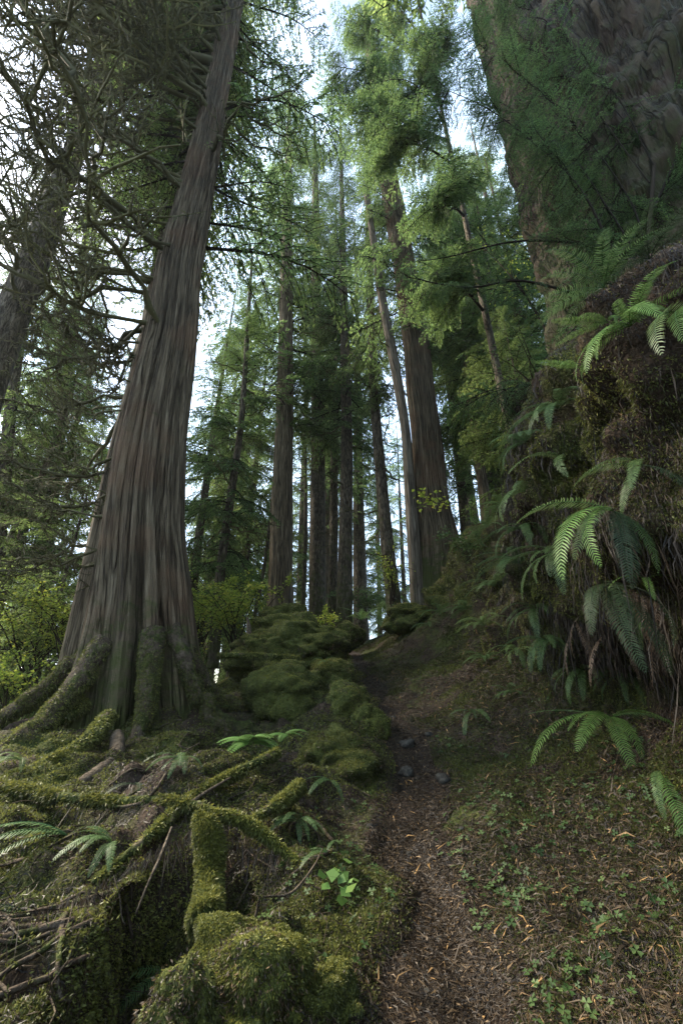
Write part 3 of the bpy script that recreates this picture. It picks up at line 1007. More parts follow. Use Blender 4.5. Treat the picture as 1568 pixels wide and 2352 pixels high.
for k in range(9):
    z = rg.uniform(1.0, 5)
    az = R(rg.uniform(150, 215))
    add_branch(cedar, on_cedar(z, az), az, R(rg.uniform(-10, 15)), rg.uniform(.9, 2.0), MBR, rg.uniform(-.5, .5))
mbf = MB()
nb = 110
z = rg.uniform(9, 33, nb); az = np.where(rg.random(nb) < .8, R(1) * rg.uniform(90, 195, nb), R(1) * rg.uniform(-10, 60, nb))
L = rg.uniform(1.6, 3.6, nb)
for k in range(3):
    s = np.arange(nb) % 3 == k
    O = np.array([on_cedar(a, b) for a, b in zip(z[s], az[s])])
    mbf.inst(SPF[k], rot_from(az[s], rg.normal(-.15, .2, s.sum()), rg.normal(0, .3, s.sum())) * L[s][:, None, None], O, rg.normal(0, .1, s.sum()))
link('crown', mbf.mesh('crown', [M['cedarleaf'], M['twig']], False), cedar)

# 2  second stem close behind it
px_tree('cedar_tree', 'slimmer grey cedar trunk pressed close behind the huge left cedar', 'tree',
        [(1620, 160, 84), (1400, 208, 76), (1200, 250, 68), (1000, 292, 58), (800, 345, 56), (600, 378, 46), (300, 440, 30)], 7.2, M['cedarbark2'], 60, 120,
        top=30, crown='high', nbr=10, brz=(2, 12), brL=(1.5, 3), azr=(130, 240), disp=.02, seed=2, meshes=MBR)
# 3  far-left leaning mossy trunk
lt, lcc, lrr, lb = px_tree('hemlock_tree', 'dark mossy trunk leaning in from the left edge of the view', 'tree',
        [(1500, -190, 110), (1100, -95, 92), (900, -38, 80), (800, -2, 74), (700, 38, 66), (600, 78, 58), (500, 115, 52), (400, 152, 45), (300, 190, 38), (150, 238, 30)], 7.6, M['hembark'], 60, 120,
        top=26, nbr=30, brz=(8, 24), brL=(2.0, 4.4), azr=(90, 330), disp=.015, seed=3, meshes=MBR)
# 4  the straight grey trunk in the middle
px_tree('fir_tree', 'straight grey trunk rising behind the pointed mossy boulder', 'tree',
        [(1460, 641, 66), (1300, 645, 56), (1100, 649, 46), (900, 655, 38), (700, 657, 31), (450, 661, 20), (250, 664, 8)], 17, M['cedarbark2'], 60, 90,
        top=46, crown='tall', nbr=14, brz=(9, 26), brL=(1.2, 2.6), disp=.02, fr=6, seed=4, cs=1.1)
px_tree('fir_tree', 'dark trunk right of the straight grey one', 'tree',
        [(1430, 728, 40), (1200, 729, 35), (1000, 730, 31), (800, 728, 25), (500, 725, 18)], 19, M['hembark'], 40, 60, top=44, crown='tall', nbr=18, brz=(2, 22), brL=(1, 2.4), seed=5, cs=.9)
px_tree('fir_tree', 'narrow dark trunk wedged between two thicker ones in the middle', 'tree',
        [(1420, 763, 24), (1250, 766, 20), (1000, 768, 16), (700, 770, 12)], 21, M['hembark'], 30, 50, top=36, crown='tall', nbr=14, brz=(2, 18), brL=(1, 2.2), seed=6, cs=.8)
px_tree('fir_tree', 'brown trunk just left of the point where the trail vanishes', 'tree',
        [(1430, 790, 40), (1200, 794, 31), (1000, 796, 26), (700, 790, 18)], 17, M['hembark'], 40, 60, top=40, crown='tall', nbr=18, brz=(3, 20), brL=(1, 2.4), seed=7, cs=.9)
px_tree('hemlock_tree', 'slightly curved mossy trunk beside the trail end with bare mossy twigs', 'tree',
        [(1410, 906, 36), (1250, 889, 30), (1100, 875, 26), (900, 859, 21), (700, 851, 17), (500, 846, 14)], 15, M['hembark'], 40, 70, top=34, crown='tall2', nbr=30, brz=(1.5, 16), brL=(.9, 2.2), seed=8, cs=.8)
# pale dead stem and the big cedar on the right
px_tree('dead_cedar', 'pale dead cedar stem leaning against the big cedar right of the trail', 'tree',
        [(1390, 960, 38), (1150, 943, 27), (1000, 932, 22), (900, 917, 22), (800, 899, 21), (700, 880, 20), (600, 864, 17), (450, 842, 12)], 12.3, M['palebark'], 60, 120, top=17, disp=.02, nbr=5, brz=(6, 14), brL=(.8, 1.6), seed=9)
def fl_big(TH, H):
    return 1 + smooth(3.5, .3, H) * (.2 * gauss(TH, -20, 14) - .12 * gauss(TH, -60, 9) + .1 * gauss(TH, -85, 12) - .1 * gauss(TH, -115, 9)) + .02 * np.sin(TH * 9 + H * .3)
px_tree('cedar_tree', 'big brown cedar trunk with flared foot on the bank right of the trail', 'tree',
        [(1330, 1006, 108), (1250, 1004, 92), (1150, 990, 80), (1000, 978, 68), (900, 966, 64), (800, 956, 60), (700, 942, 55), (600, 926, 50), (500, 908, 48), (400, 890, 40), (300, 875, 33), (100, 850, 24)], 12.6,
        M['cedarbark'], 160, 220, top=44, crown='tall', nbr=10, brz=(8, 22), brL=(1, 2.2), flute=fl_big, disp=.03, fr=7, seed=10, cs=.75)
# thin ones
px_tree('hemlock_tree', 'thin mossy leaning trunk just right of the huge left cedar', 'tree',
        [(1490, 493, 26), (1300, 508, 22), (1200, 522, 20), (1100, 536, 17), (950, 556, 13), (700, 572, 9)], 12, M['hembark'], 30, 50, top=17, crown='mid', nbr=22, brz=(2, 11), brL=(.8, 1.8), seed=11, cs=.85)
px_tree('hemlock_tree', 'very thin slanting bare stem left of the straight grey trunk', 'tree',
        [(1420, 583, 9), (1280, 610, 8), (1000, 640, 6)], 18, M['hembark'], 16, 30, top=14, nbr=14, brz=(1, 9), brL=(.8, 1.5), seed=12)
px_tree('hemlock_tree', 'very thin upright stem between the straight grey trunk and its dark neighbour', 'tree',
        [(1430, 695, 11), (1200, 702, 9), (900, 700, 6)], 22, M['hembark'], 16, 30, top=22, nbr=16, brz=(1, 14), brL=(.8, 1.6), seed=13)
px_tree('hemlock_tree', 'pale far trunk in the haze left of the huge cedar', 'tree',
        [(1560, 78, 32), (1300, 105, 28), (1150, 120, 25), (900, 150, 21), (600, 190, 15)], 16, M['palebark'], 30, 50, top=30, crown='tall', nbr=16, brz=(3, 20), brL=(1, 2.4), seed=14)
px_tree('hemlock_tree', 'dim trunk at the left edge below the leaning mossy one', 'tree',
        [(1500, -18, 34), (1300, -8, 32), (1100, 10, 28), (900, 30, 23), (700, 60, 18)], 13, M['hembark'], 30, 50, top=26, crown='mid2', nbr=16, brz=(3, 18), brL=(1, 2.4), seed=15)

# giant trunk above the bank
def burls(TH, H):
    b = 0
    for a, h, s, rsz in ((-150, 3.2, .55, .38), (-135, 2.2, .4, .3), (-120, 4.2, .7, .3), (-160, 5.3, .6, .25), (-105, 2.6, .5, .35), (-140, 1.2, .5, .35), (-115, 6.5, .8, .3), (-172, 1.8, .4, .22), (-128, 9.5, 1.2, .3), (-90, 4.9, .7, .3)):
        d = (TH - R(a) + np.pi) % (2 * np.pi) - np.pi
        b = b + rsz * np.exp(-((d * 1.5 / s) ** 2 + ((H - h) / s) ** 2))
    p = np.stack([np.cos(TH).ravel() * 3.2, np.sin(TH).ravel() * 3.2, H.ravel() * .9], -1)
    lump_ = np.abs(fbm(p, 70, 4)).reshape(TH.shape)
    p2 = np.stack([np.cos(TH).ravel() * 9, np.sin(TH).ravel() * 9, H.ravel() * .55], -1) + 1.2 * fbm(p * .5, 71, 2)[:, None]
    l2 = fbm(p2, 77, 4).reshape(TH.shape)
    return b + .30 * lump_ * smooth(14, 5, H) + .10 * lump_ - .13 * np.exp(-(l2 / .12) ** 2) + .12 * l2
gz_ = 4.9
zg = np.linspace(gz_ - 1.5, gz_ + 40, 340) ** 1.0
gc = np.stack([6.5 - .035 * (zg - gz_), np.full(340, 5.4), zg], -1)
gr = 2.2 * (1 - .45 * np.clip((zg - gz_) / 40, 0, 1)) + .5 * np.exp(-np.maximum(zg - gz_, 0) * .6)
gb = np.array([6.25, 5.4, gz_])
giant = thing('giant_tree', gb, 'enormous rough burled brown trunk standing on top of the bank at upper right', 'tree')
link('trunk', rings_mesh(gc, gr, 300, lambda TH, H: 1 + .04 * np.sin(TH * 7 + H * .2), M['giantbark'], 'trunk', origin=gb, dispamp=.05, fr=3.0, burl=burls, seed=20), giant)
link('crown', CR['high'], giant, (0, 0, 4), (0, 0, 1.0), (1.9, 1.9, 1))  # crown mostly above the view, widened to shade the foreground

# ---------------- the surrounding stand
def stand_tree(kind, u, Y, label, group, H=None, vref=1350, rot=None, wd=1.0, name='conifer'):
    p = P(u, vref, Y)
    z = zat(p[0], Y)
    sc = (H or CRH[kind]) / CRH[kind]
    root = thing(name, (p[0], Y, z - .15), label, 'tree', group, (0, 0, random.uniform(0, 6.28) if rot is None else rot), (sc * wd, sc * wd, sc))
    link('trunk', TR[kind], root)
    link('crown', CR[kind], root)
    return root
GL, GM, GR = 'conifers on the valley side left of the huge cedar', 'conifers of the stand behind the middle trunks', 'conifers on the hillside right of the trail'
LL, LM, LR = ('conifer of the dim stand on the valley side left of the huge cedar', 'conifer of the dense stand seen between the middle trunks', 'bushy conifer on the hillside right of the big brown cedar')
for k, u, Y, H in (('tall', 200, 25, 36), ('mid', -20, 17, 26), ('tall2', 60, 28, 40), ('young', 130, 9.5, 9), ('young', 230, 10.5, 9), ('mid2', 330, 32, 30), ('young', -60, 8, 7), ('tall2', -60, 26, 38), ('mid2', 20, 14, 22), ('young', 60, 14, 10), ('young', 150, 17, 11), ('mid', 110, 30, 26), ('mid2', 250, 36, 28), ('young', -20, 12, 8)):
    stand_tree(k, u, Y, LL, GL, H)
for k, u, Y, H in (('young', 480, 19, 10), ('young', 550, 26, 12), ('mid2', 640, 42, 28), ('mid', 780, 45, 28), ('mid', 930, 38, 26), ('mid', 835, 32, 20), ('mid2', 870, 40, 26), ('young', 700, 30, 11), ('mid', 445, 14, 19), ('mid2', 505, 18, 22), ('mid', 560, 21, 24), ('mid2', 480, 25, 26), ('mid', 530, 32, 30), ('mid2', 610, 30, 26), ('tall', 690, 34, 40), ('tall2', 745, 29, 38), ('tall', 830, 27, 42), ):
    stand_tree(k, u, Y, LM, GM, H)
for k, u, Y, H in (('mid2', 1120, 13, 17), ('mid', 1165, 15, 24), ('tall', 1130, 18, 36), ('mid', 1060, 18, 24), ('tall', 1080, 24, 38), ('tall2', 1190, 22, 40), ('mid', 1230, 12, 18), ('mid2', 1290, 15, 24), ('tall', 1270, 19, 36), ('young', 1180, 10.5, 7), ('young', 1250, 9.5, 6), ('mid', 1400, 14, 24)):
    stand_tree(k, u, Y, LR, GR, H, vref=1150)

# ------------------------------------------------------------------ boulders and stones
def rock_arr(seed, sub=5, lum=.25, flat=.0):
    bm = bmesh.new()
    bmesh.ops.create_icosphere(bm, subdivisions=sub, radius=1)
    v = np.array([x.co[:] for x in bm.verts])
    t = np.array([[x.index for x in f.verts] for f in bm.faces])
    bm.free()
    n = fbm(v * 1.1 + seed * 3.1, seed, 4)
    r = 1 + lum * n * 1.7 - .28 * lum * np.exp(-(fbm(v * 1.2 + seed, seed + 5, 2) / .15) ** 2) + .45 * lum * np.abs(fbm(v * 2.7 + seed, seed + 7, 3)) + .13 * lum * fbm(v * 5 + seed, seed + 9, 3)
    v = v * r[:, None]
    return v, t

def boulder(label, u0, u1, v0, v1, Y, seed, group='mossy boulders', n=9000, deep=1.0, name='mossy_boulder', lum=.42, moss=True, grav=.5, lsc=1.0, flat=1.1, brown=1400):
    s = depth_of((v0 + v1) / 2, Y)
    wx = (u1 - u0) / 2 / FPX * s
    hz = (v1 - v0) / 2 / FPX * s
    c = P((u0 + u1) / 2, (v0 + v1) / 2, Y)
    V, T = rock_arr(seed, 5, lum)
    lowz = np.clip(-V[:, 2], 0, None)
    V[:, 2] = np.where(V[:, 2] < 0, V[:, 2] * 1.9, V[:, 2])
    V[:, :2] *= (1 + .28 * lowz)[:, None]
    V = V * np.array([wx * 1.05, wx * deep, hz * flat * .86])
    root = thing(name, c, label, 'rock', group)
    mb = MB()
    mb.add(V, None, T)
    link('rock', mb.mesh('rock', M['moss_rock'] if moss else M['rock']), root)
    if moss:
        tr = tri_soup(V, None, T)
        n = int(n * 1.8)
        cw = c
        p, nn = sample_tris(tr, n, lambda q, m_: np.where((m_ * (-(q + cw))).sum(1) > -.4, 1, .1) * (.35 + patchy(q + cw, 3, seed, -.3, .1)))
        d = np.linalg.norm(cw)
        ti = np.clip(rng.beta(2, 2.4, n) * .75 + .35 * np.clip(nn[:, 2], -1, 1) + .3 * fbm((p + cw) * 2.5, seed, 2) + .08, 0, 1)  # upward faces tinted lighter: top light put into the moss colour
        link('moss', blades(p, nn, lsc * (.008 + .0019 * d), .0010 + .0006 * d, .75, grav, ti).mesh('moss', M['moss'], False), root)
        if brown:
            p, nn = sample_tris(tr, brown, lambda q, m_: patchy(q + cw, 5, seed + 3, .0, .3))
            link('litter', blades(p, nn, .009 + .003 * d, .0009 + .0006 * d, .9, .5, None, None, .008).mesh('litter', M['litter'], False), root)
    return root
boulder('pointed mossy boulder topmost of the pile in front of the straight grey trunk', 590, 700, 1392, 1480, 9.6, 1)
boulder('broad rounded mossy boulder with a dark right flank below the pointed one', 600, 780, 1412, 1500, 9.0, 2)
boulder('low mossy boulder leaning left by the upright dark twig', 540, 680, 1450, 1540, 8.4, 3)
boulder('humped mossy boulder with drooping folds above the square one', 645, 785, 1460, 1530, 8.2, 4)
boulder('square topped mossy block at the left edge of the trail', 712, 820, 1510, 1620, 7.0, 5, n=12000, lum=.25)
boulder('wide dark mossy boulder with shaded hollow between the block and the huge cedar', 565, 750, 1525, 1670, 6.6, 6, n=14000)
boulder('low mossy rock slumped below the square block', 735, 850, 1575, 1680, 6.0, 7, n=9000)
boulder('big mossy hummock left of the trail above the fern', 655, 862, 1655, 1890, 4.7, 8, n=26000, deep=1.3, lum=.4, flat=.72, brown=5000)
boulder('dark overhung stone beside the trail under the mossy slump', 800, 880, 1620, 1700, 5.6, 9, n=2500)
boulder('small mossy rock at the far end of the trail', 768, 830, 1432, 1475, 12.5, 10, n=3000)
boulder('mossy log end lying at the foot of the curved trunk', 885, 990, 1392, 1432, 12.0, 11, n=4000, name='mossy_log', group='mossy logs')

def stone(label, u, v, wpx, seed, asp=.7, group='stones on the trail'):
    p, n = hit(u, v)
    if p is None: return
    r = wpx / 2 / FPX * (p[1] * CP + p[2] * SP_)
    V, T = rock_arr(seed, 3, .3)
    V = V * np.array([r, r, r * asp])
    mb = MB(); mb.add(V, None, T)
    o = link('stone', mb.mesh('stone', M['rock']), None, p + np.array([0, 0, r * .25]), (0, 0, seed))
    tag(o, label, 'stone', group)
stone('dark rounded stone in the trail where it narrows', 935, 1715, 36, 31)
stone('dark stone at the left trail edge below the rounded one', 932, 1782, 38, 32)
stone('grey stone lying apart on the right side of the trail', 1020, 1795, 36, 33)
stone('small half buried stone higher up the trail than the others', 985, 1690, 20, 34)
for k, (u, v, w_) in enumerate(((940, 1965, 16), (905, 2095, 18), (865, 2085, 14), (1010, 2160, 18), (1060, 1905, 16), (980, 2280, 20), (850, 1900, 18), (1080, 2050, 13), (930, 2200, 14), (905, 1650, 14), (1005, 1880, 12), (1140, 2240, 16))):
    stone('little grey pebble pressed into the needle covered trail', u, v, w_, 40 + k, .6, 'pebbles in the trail')

# ------------------------------------------------------------------ logs, roots, twigs
def log(name, label, cat, pts, group=None, n=3500, m='moss_wood', k=12, moss=True, grav=.7, parent=None, lsc=1.0, rough=.1, top_only=False):
    """pts rows: u, v, Y, radius px"""
    c = np.array([P(u, v, Y) for u, v, Y, r in pts])
    rad = np.array([r / FPX * depth_of(v, Y) for u, v, Y, r in pts])
    f = spline(np.column_stack([c, rad]), max(14, 9 * len(pts)))
    f[:, :3] += np.cumsum(rng.normal(0, .12, (len(f), 3)), 0) * rad.mean() * .25
    base = f[0, :3].copy()
    mb = MB()
    tube(mb, f[:, :3] - base, np.maximum(f[:, 3], .002), k, .5, 0, rough)
    if moss:
        n = int(n * 1.9)
        root = thing(name, base, label, cat, group)
        link('wood', mb.mesh('wood', M[m]), root)
        v, q, t, *_ = mb.arrays()
        p, nn = sample_tris(tri_soup(v, q), n, (lambda q_, m_: np.where(m_[:, 2] > -.2, 1, .55) * (.1 + patchy(q_ + base, 4, 3, -.2, .15))))
        cen_i = np.argmin(((p[:, None] - (f[None, ::3, :3] - base)) ** 2).sum(-1), 1)
        outw = p - (f[::3, :3] - base)[cen_i]
        nn = np.where(((nn * outw).sum(1) < 0)[:, None], -nn, nn)
        d = np.linalg.norm(base)
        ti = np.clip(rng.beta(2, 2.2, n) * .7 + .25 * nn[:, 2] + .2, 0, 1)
        link('moss', blades(p, nn, lsc * (.010 + .0045 * d), .0009 + .0009 * d, .8, grav, ti).mesh('moss', M['moss'], False), root)
    else:
        root = tag(link(name, mb.mesh(name, M[m]), None, base), label, cat, group)
    return root
GLG = 'mossy roots and fallen limbs in the left foreground'
log('fallen_limb', 'level fallen limb with pale bare patches before the huge cedar', 'log', [(-60, 1805, 3.6, 11), (60, 1816, 3.45, 12), (130, 1830, 3.3, 10), (250, 1842, 3.2, 9), (360, 1840, 3.1, 10), (450, 1852, 3.0, 9), (520, 1872, 2.95, 7)], GLG, 4500)
log('fallen_limb', 'diagonal limb with bright moss sloping down left to the dark hollow', 'log', [(640, 1725, 3.7, 8), (520, 1785, 3.4, 9), (420, 1845, 3.1, 10), (350, 1915, 2.85, 10), (270, 1985, 2.65, 9), (215, 2030, 2.5, 6)], GLG, 4200)
log('mossy_root', 'arched mossy root dropping from the stump top towards the trail', 'root', [(478, 1868, 2.72, 9), (540, 1878, 2.72, 9), (590, 1905, 2.72, 9), (640, 1945, 2.7, 7), (690, 1990, 2.65, 5)], GLG, 2200)
log('mossy_root', 'short mossy root rising right of the arched one', 'root', [(560, 1905, 2.85, 8), (600, 1870, 2.95, 10), (650, 1835, 3.1, 13), (690, 1800, 3.3, 14)], GLG, 2600)
log('mossy_stump', 'upright stump post thickly wrapped in bright green moss', 'stump', [(462, 1855, 2.62, 9), (468, 1885, 2.6, 18), (478, 1910, 2.58, 26), (482, 1960, 2.55, 28), (480, 2010, 2.5, 25), (476, 2060, 2.42, 27), (474, 2120, 2.3, 36)], GLG, 17000, k=20, lsc=1.0)
boulder('large bright mossy mound at the bottom left beside the trail', 385, 740, 2095, 2520, 1.9, 17, 'mossy mounds', 90000, 1.0, 'mossy_mound', .5, True, .9, 1.0, .72, 2200)
boulder('lower mossy lump spilling towards the trail right of the bright mound', 640, 880, 2190, 2560, 2.0, 23, 'mossy mounds', 26000, 1.1, 'mossy_mound', .45, True, .9, 1.0, .7, 3000)
boulder('dark mossy lump at the bottom edge left of the bright mound', 330, 480, 2250, 2560, 1.62, 24, 'mossy mounds', 16000, 1.0, 'mossy_mound', .45, True, 1.2, 1.2, .9, 2000)
log('mossy_root', 'thick mossy root running out left from the huge cedar foot', 'root', [(200, 1615, 5.3, 13), (120, 1662, 5.0, 15), (40, 1692, 4.8, 17), (-60, 1732, 4.6, 18)], GLG, 5000, k=14)
log('mossy_root', 'mossy root reaching down from the cedar towards the level limb', 'root', [(250, 1645, 4.9, 17), (200, 1705, 4.4, 16), (130, 1748, 4.1, 14), (40, 1792, 3.9, 15), (-40, 1832, 3.7, 14)], GLG, 6000, k=14)
log('bare_root', 'bare reddish root bent like a knee at the huge cedar foot', 'root', [(270, 1690, 4.75, 14), (265, 1735, 4.45, 17), (240, 1765, 4.2, 17), (200, 1795, 3.95, 15), (165, 1815, 3.8, 8)], GLG, 10, m='wood', moss=False, k=14)
log('dead_branch', 'upright dark twig standing before the low mossy boulder', 'branch', [(566, 1500, 8.2, 7), (572, 1460, 8.2, 7), (570, 1430, 8.2, 4), (568, 1418, 8.2, 2)], None, 10, m='wood', moss=False, k=6)
log('fallen_limb', 'dark limb lying across from the huge cedar to the boulders', 'log', [(500, 1507, 6.3, 6), (560, 1506, 6.4, 6), (630, 1508, 6.5, 5), (690, 1512, 6.6, 3)], GLG, 900)
GT = 'bare twigs lying in the left foreground'
for lab, pts in (
    ('stick lying across the trail near the stones', [(960, 1748, 4.9, 2.5), (1000, 1752, 4.9, 3), (1040, 1758, 4.85, 2)]),
    ('thin pale twig slanting up beside the lady fern', [(330, 1790, 3.5, 1.5), (400, 1740, 3.7, 2), (460, 1705, 3.9, 1)]),
    ('pale forked stick lying on the diagonal limb', [(440, 1842, 3.0, 4), (475, 1818, 3.05, 4), (530, 1785, 3.2, 2)]),
    ('rootlet hanging straight down into the dark hollow', [(395, 1900, 2.7, 3), (372, 1960, 2.6, 4), (340, 2030, 2.5, 3), (312, 2100, 2.45, 2.5)]),
    ('thin pale rootlet dangling in the middle of the hollow', [(262, 2010, 2.45, 1.6), (275, 2060, 2.42, 1.8), (280, 2105, 2.4, 1.6), (288, 2125, 2.38, 1)]),
    ('crooked pale twig at the left edge above the hollow', [(-5, 2105, 2.0, 2.5), (15, 2103, 2.0, 3), (30, 2130, 1.98, 2.5), (50, 2160, 1.95, 1)]),
    ('long thin twig slanting out of the lower left litter', [(168, 2070, 2.1, 1.4), (160, 2110, 2.05, 1.6), (140, 2150, 2.0, 1)]),
    ('thin twigs leaning on the mossy mound by the trail', [(605, 2060, 2.2, 2), (670, 2050, 2.3, 3), (720, 1990, 2.45, 2), (740, 1950, 2.6, 1)]),
    ('second hanging rootlet under the litter overhang', [(180, 2080, 2.15, 1.5), (182, 2150, 2.1, 2), (170, 2210, 2.05, 1)])):
    log('twig', lab, 'twig', pts, GT, 10, m='wood', moss=False, k=5)

# curtain of rootlets under the limbs and the overhang
mbc = MB()
for a, b, Y0, Y1, ln, n_ in (((130, 1850), (520, 1880), 3.25, 2.95, .16, 240), ((215, 2035), (450, 1900), 2.5, 2.8, .2, 260), ((0, 2140), (250, 2020), 1.95, 2.4, .14, 260), ((480, 1900), (690, 1990), 2.7, 2.65, .2, 260), ((560, 1640), (750, 1660), 6.2, 6.2, .3, 90)):
    for k in range(n_):
        f = rng.random()
        u = a[0] + (b[0] - a[0]) * f; v = a[1] + (b[1] - a[1]) * f + rng.normal(0, 7)
        p = P(u, v, Y0 + (Y1 - Y0) * f + rng.normal(0, .06))
        l = ln * rng.uniform(.15, 1.0) * (.4 + .9 * abs(math.sin(f * 23)) ** 2)
        dx = rng.normal(0, .45, 2) * l
        w_ = .0014 * rng.uniform(.6, 2)
        q = np.array([p, p + [dx[0] * .5 + w_, dx[1] * .5, -l * .5], p + [dx[0], dx[1], -l], p + [dx[0] * .5 - w_, dx[1] * .5, -l * .5]])
        mbc.add(q, [[0, 1, 2, 3]], None, rng.uniform(.1, .6))
tag(link('rootlets', mbc.mesh('rootlets', M['litter'], False)), 'curtain of fine dead rootlets hanging under the limbs by the dark hollow', None, None, 'stuff')

# ------------------------------------------------------------------ ferns
def frond_arr(a0, a1, npin=30, pl=.13, curl=0.0, ragged=0.0, pw=.016, taper=.55, seed=0, pdroop=.25, side=0.0):
    """unit-length frond: midrib from the origin along +X bending from angle a0 to a1"""
    rg = np.random.default_rng(seed)
    n = 40
    t = np.linspace(0, 1, n)
    ang = R(a0) + (R(a1) - R(a0)) * t ** .9
    dx = np.cos(ang) / n; dz = np.sin(ang) / n
    sw = side * t ** 2
    mid = np.stack([np.cumsum(dx), sw, np.cumsum(dz)], -1)
    mid -= mid[0]
    mb = MB()
    tube(mb, mid[::3], .006 * (1 - .8 * t[::3]), 3, .35)
    T = unit(np.gradient(mid, axis=0))
    B = unit(np.cross(np.array([[0, 0, 1.]]), T) if abs(a0) < 80 and abs(a1) < 85 else np.tile([[0, 1., 0]], (n, 1)))
    B = np.tile([[0, 1., 0]], (n, 1)) - T * T[:, 1:2]
    B = unit(B)
    Nn = np.cross(T, B)
    for k in range(npin):
        q = .10 + .89 * k / (npin - 1)
        prof = min(1, .55 + (q - .1) * 2.2) * (1 - q ** 2.2) ** taper + .04
        for sg in (-1, 1):
            if ragged and rg.random() < ragged:
                continue
            l = pl * prof * rg.uniform(.9, 1.08)
            i = min(int(q * (n - 1)), n - 1)
            b, tt, bb, nn_ = mid[i], T[i], B[i] * sg, Nn[i]
            fwd = R(14 + 22 * q) + rg.normal(0, .05)
            d = bb * math.cos(fwd) + tt * math.sin(fwd)
            e_ = tt * math.cos(fwd) - bb * math.sin(fwd)
            w_ = pw * (.6 + .5 * prof)
            dr = -nn_ * pdroop * l if True else 0
            dr = np.array([0, 0, -1.]) * pdroop * l * rg.uniform(.4, 1.2)
            p0, p1, p2 = b, b + d * l * .5 + dr * .3, b + d * l + dr + tt * .12 * l
            ti = np.clip(.3 + .45 * rg.random() + .2 * q, 0, 1)
            mb.add([p0 - e_ * w_ * .35, p0 + e_ * w_ * .45, p1 + e_ * w_ * .5, p1 - e_ * w_ * .5, p2], [[0, 1, 2, 3]], [[3, 2, 4]], ti)
    return mb
FA = {'arch': (55, -40), 'low': (30, -55), 'hang': (15, -95), 'fall': (-30, -100), 'flat': (15, -20), 'up': (70, 5)}
FM = {}
def frond_mesh(kind, mk, var):
    key = (kind, mk, var)
    if key not in FM:
        a0, a1 = FA[kind]
        dead = mk == 'ferndead'
        FM[key] = frond_arr(a0, a1, 44, .115 if not dead else .055, ragged=.3 if dead else .02, seed=hash_(key), pw=.0105, pdroop=.2 if not dead else .7, side=(-.1, .08, .0)[var]).mesh('frond', M[mk], False)
    return FM[key]
def hash_(k):
    return sum(ord(c) * (i + 3) for i, c in enumerate(str(k))) % 9973
def fern(label, u, v, L, spec, mk='fern', back=0.05, Y=None, group='sword ferns', az_noise=8, rollr=.3, base=None):
    """spec: rows (azimuth deg, kind, relative length[, material])"""
    if base is not None:
        p = np.array(base)
    elif Y is not None:
        p = P(u, v, Y)
        hp, hn = hit(u, v, back)
        if hp is not None and hp[1] < Y + 2.0:
            p = hp
    else:
        p, n = hit(u, v, back)
        if p is None: return
    root = thing('fern', p, label, 'fern', group)
    for s in spec:
        az, kind, l = s[:3]
        mm = s[3] if len(s) > 3 else mk
        e_ = Matrix.Rotation(R(az + random.uniform(-az_noise, az_noise)), 4, 'Z') @ Matrix.Rotation(random.uniform(-.12, .12), 4, 'Y') @ Matrix.Rotation(random.uniform(-rollr, rollr), 4, 'X')
        link('frond', frond_mesh(kind, mm, random.randrange(3)), root, (0, 0, 0), e_.to_euler(), L * l)
    return root
def fan(a0, a1, n, kinds, mk=None):
    o = []
    n += 3
    for k in range(n):
        row = [a0 + (a1 - a0) * k / max(1, n - 1), random.choice(kinds), random.uniform(.65, 1.1)]
        if mk: row.append(mk)
        o.append(tuple(row))
    return o
W = 180     # towards the trail (-X);  -90 towards the viewer, 90 away
hp_, _ = hit(1400, 1720)
fern('large fern with long pale fronds arching over the slope at the foot of the bank', 0, 0, .8, [(180, 'low', 1.1, 'fernbright'), (225, 'low', .85, 'fernbright'), (250, 'hang', .75, 'fernbright'), (205, 'low', .62, 'fernbright'), (165, 'flat', .75), (285, 'low', .8, 'fernbright'), (310, 'low', .75), (335, 'low', .7, 'ferndark'), (15, 'low', .6, 'ferndark'), (265, 'hang', .6, 'fernbright')], 'fern', base=P(1400, 1650, hp_[1] - .12))
hp_, _ = hit(1505, 1890)
fern('single bright frond hanging at the right edge low on the bank', 0, 0, .42, [(250, 'fall', 1.0, 'fernbright'), (225, 'hang', .7, 'fern')], 'fern', base=P(1512, 1770, hp_[1] - .1), az_noise=3, rollr=.1)
fern('silver green fern with a broad frond high on the right of the bank', 1475, 1075, .42, [(230, 'hang', .8, 'fernblue'), (205, 'fall', .7, 'fernblue'), (280, 'fall', .95, 'ferndark'), (190, 'low', .7, 'fern'), (172, 'low', 1.0, 'fernblue')], Y=2.75)
fern('big fern with hanging bright green fronds in the middle of the bank', 1415, 1185, .54, [(205, 'hang', 1.15, 'fernbright'), (195, 'hang', .95, 'fernbright'), (180, 'low', 1.05, 'fernblue'), (225, 'hang', .85, 'fernblue'), (250, 'fall', .9, 'ferndark'), (265, 'fall', .9, 'ferndark'), (280, 'fall', .7, 'fern')], Y=3.0)
fern('small bright fern with three short fronds over the hanging dead fronds', 1480, 1310, .26, [(185, 'low', .9, 'fernbright'), (330, 'low', .9, 'fernbright'), (240, 'hang', .8, 'fernbright')], Y=2.45)
fern('short narrow frond on the dead brown curtain at right', 1480, 1395, .2, [(240, 'fall', 1, 'fernbright')], Y=2.35)
fern('small fern with two pale fronds beside the trail', 1090, 1655, .42, [(235, 'hang', 1, 'fernblue'), (290, 'low', 1, 'fernblue'), (180, 'low', .7), (265, 'low', .8)], back=.1)
fern('bright frond pair poking in at the upper right edge', 1590, 725, .5, [(195, 'hang', 1.1, 'fernblue'), (215, 'hang', .9, 'fernbright')], Y=2.9)
fern('dull fern hanging before the giant trunk', 1440, 480, .9, [(180, 'flat', .9), (200, 'low', .8), (160, 'arch', .8), (240, 'hang', .8), (320, 'low', .7), (10, 'arch', .8)], 'ferndark', Y=4.6)
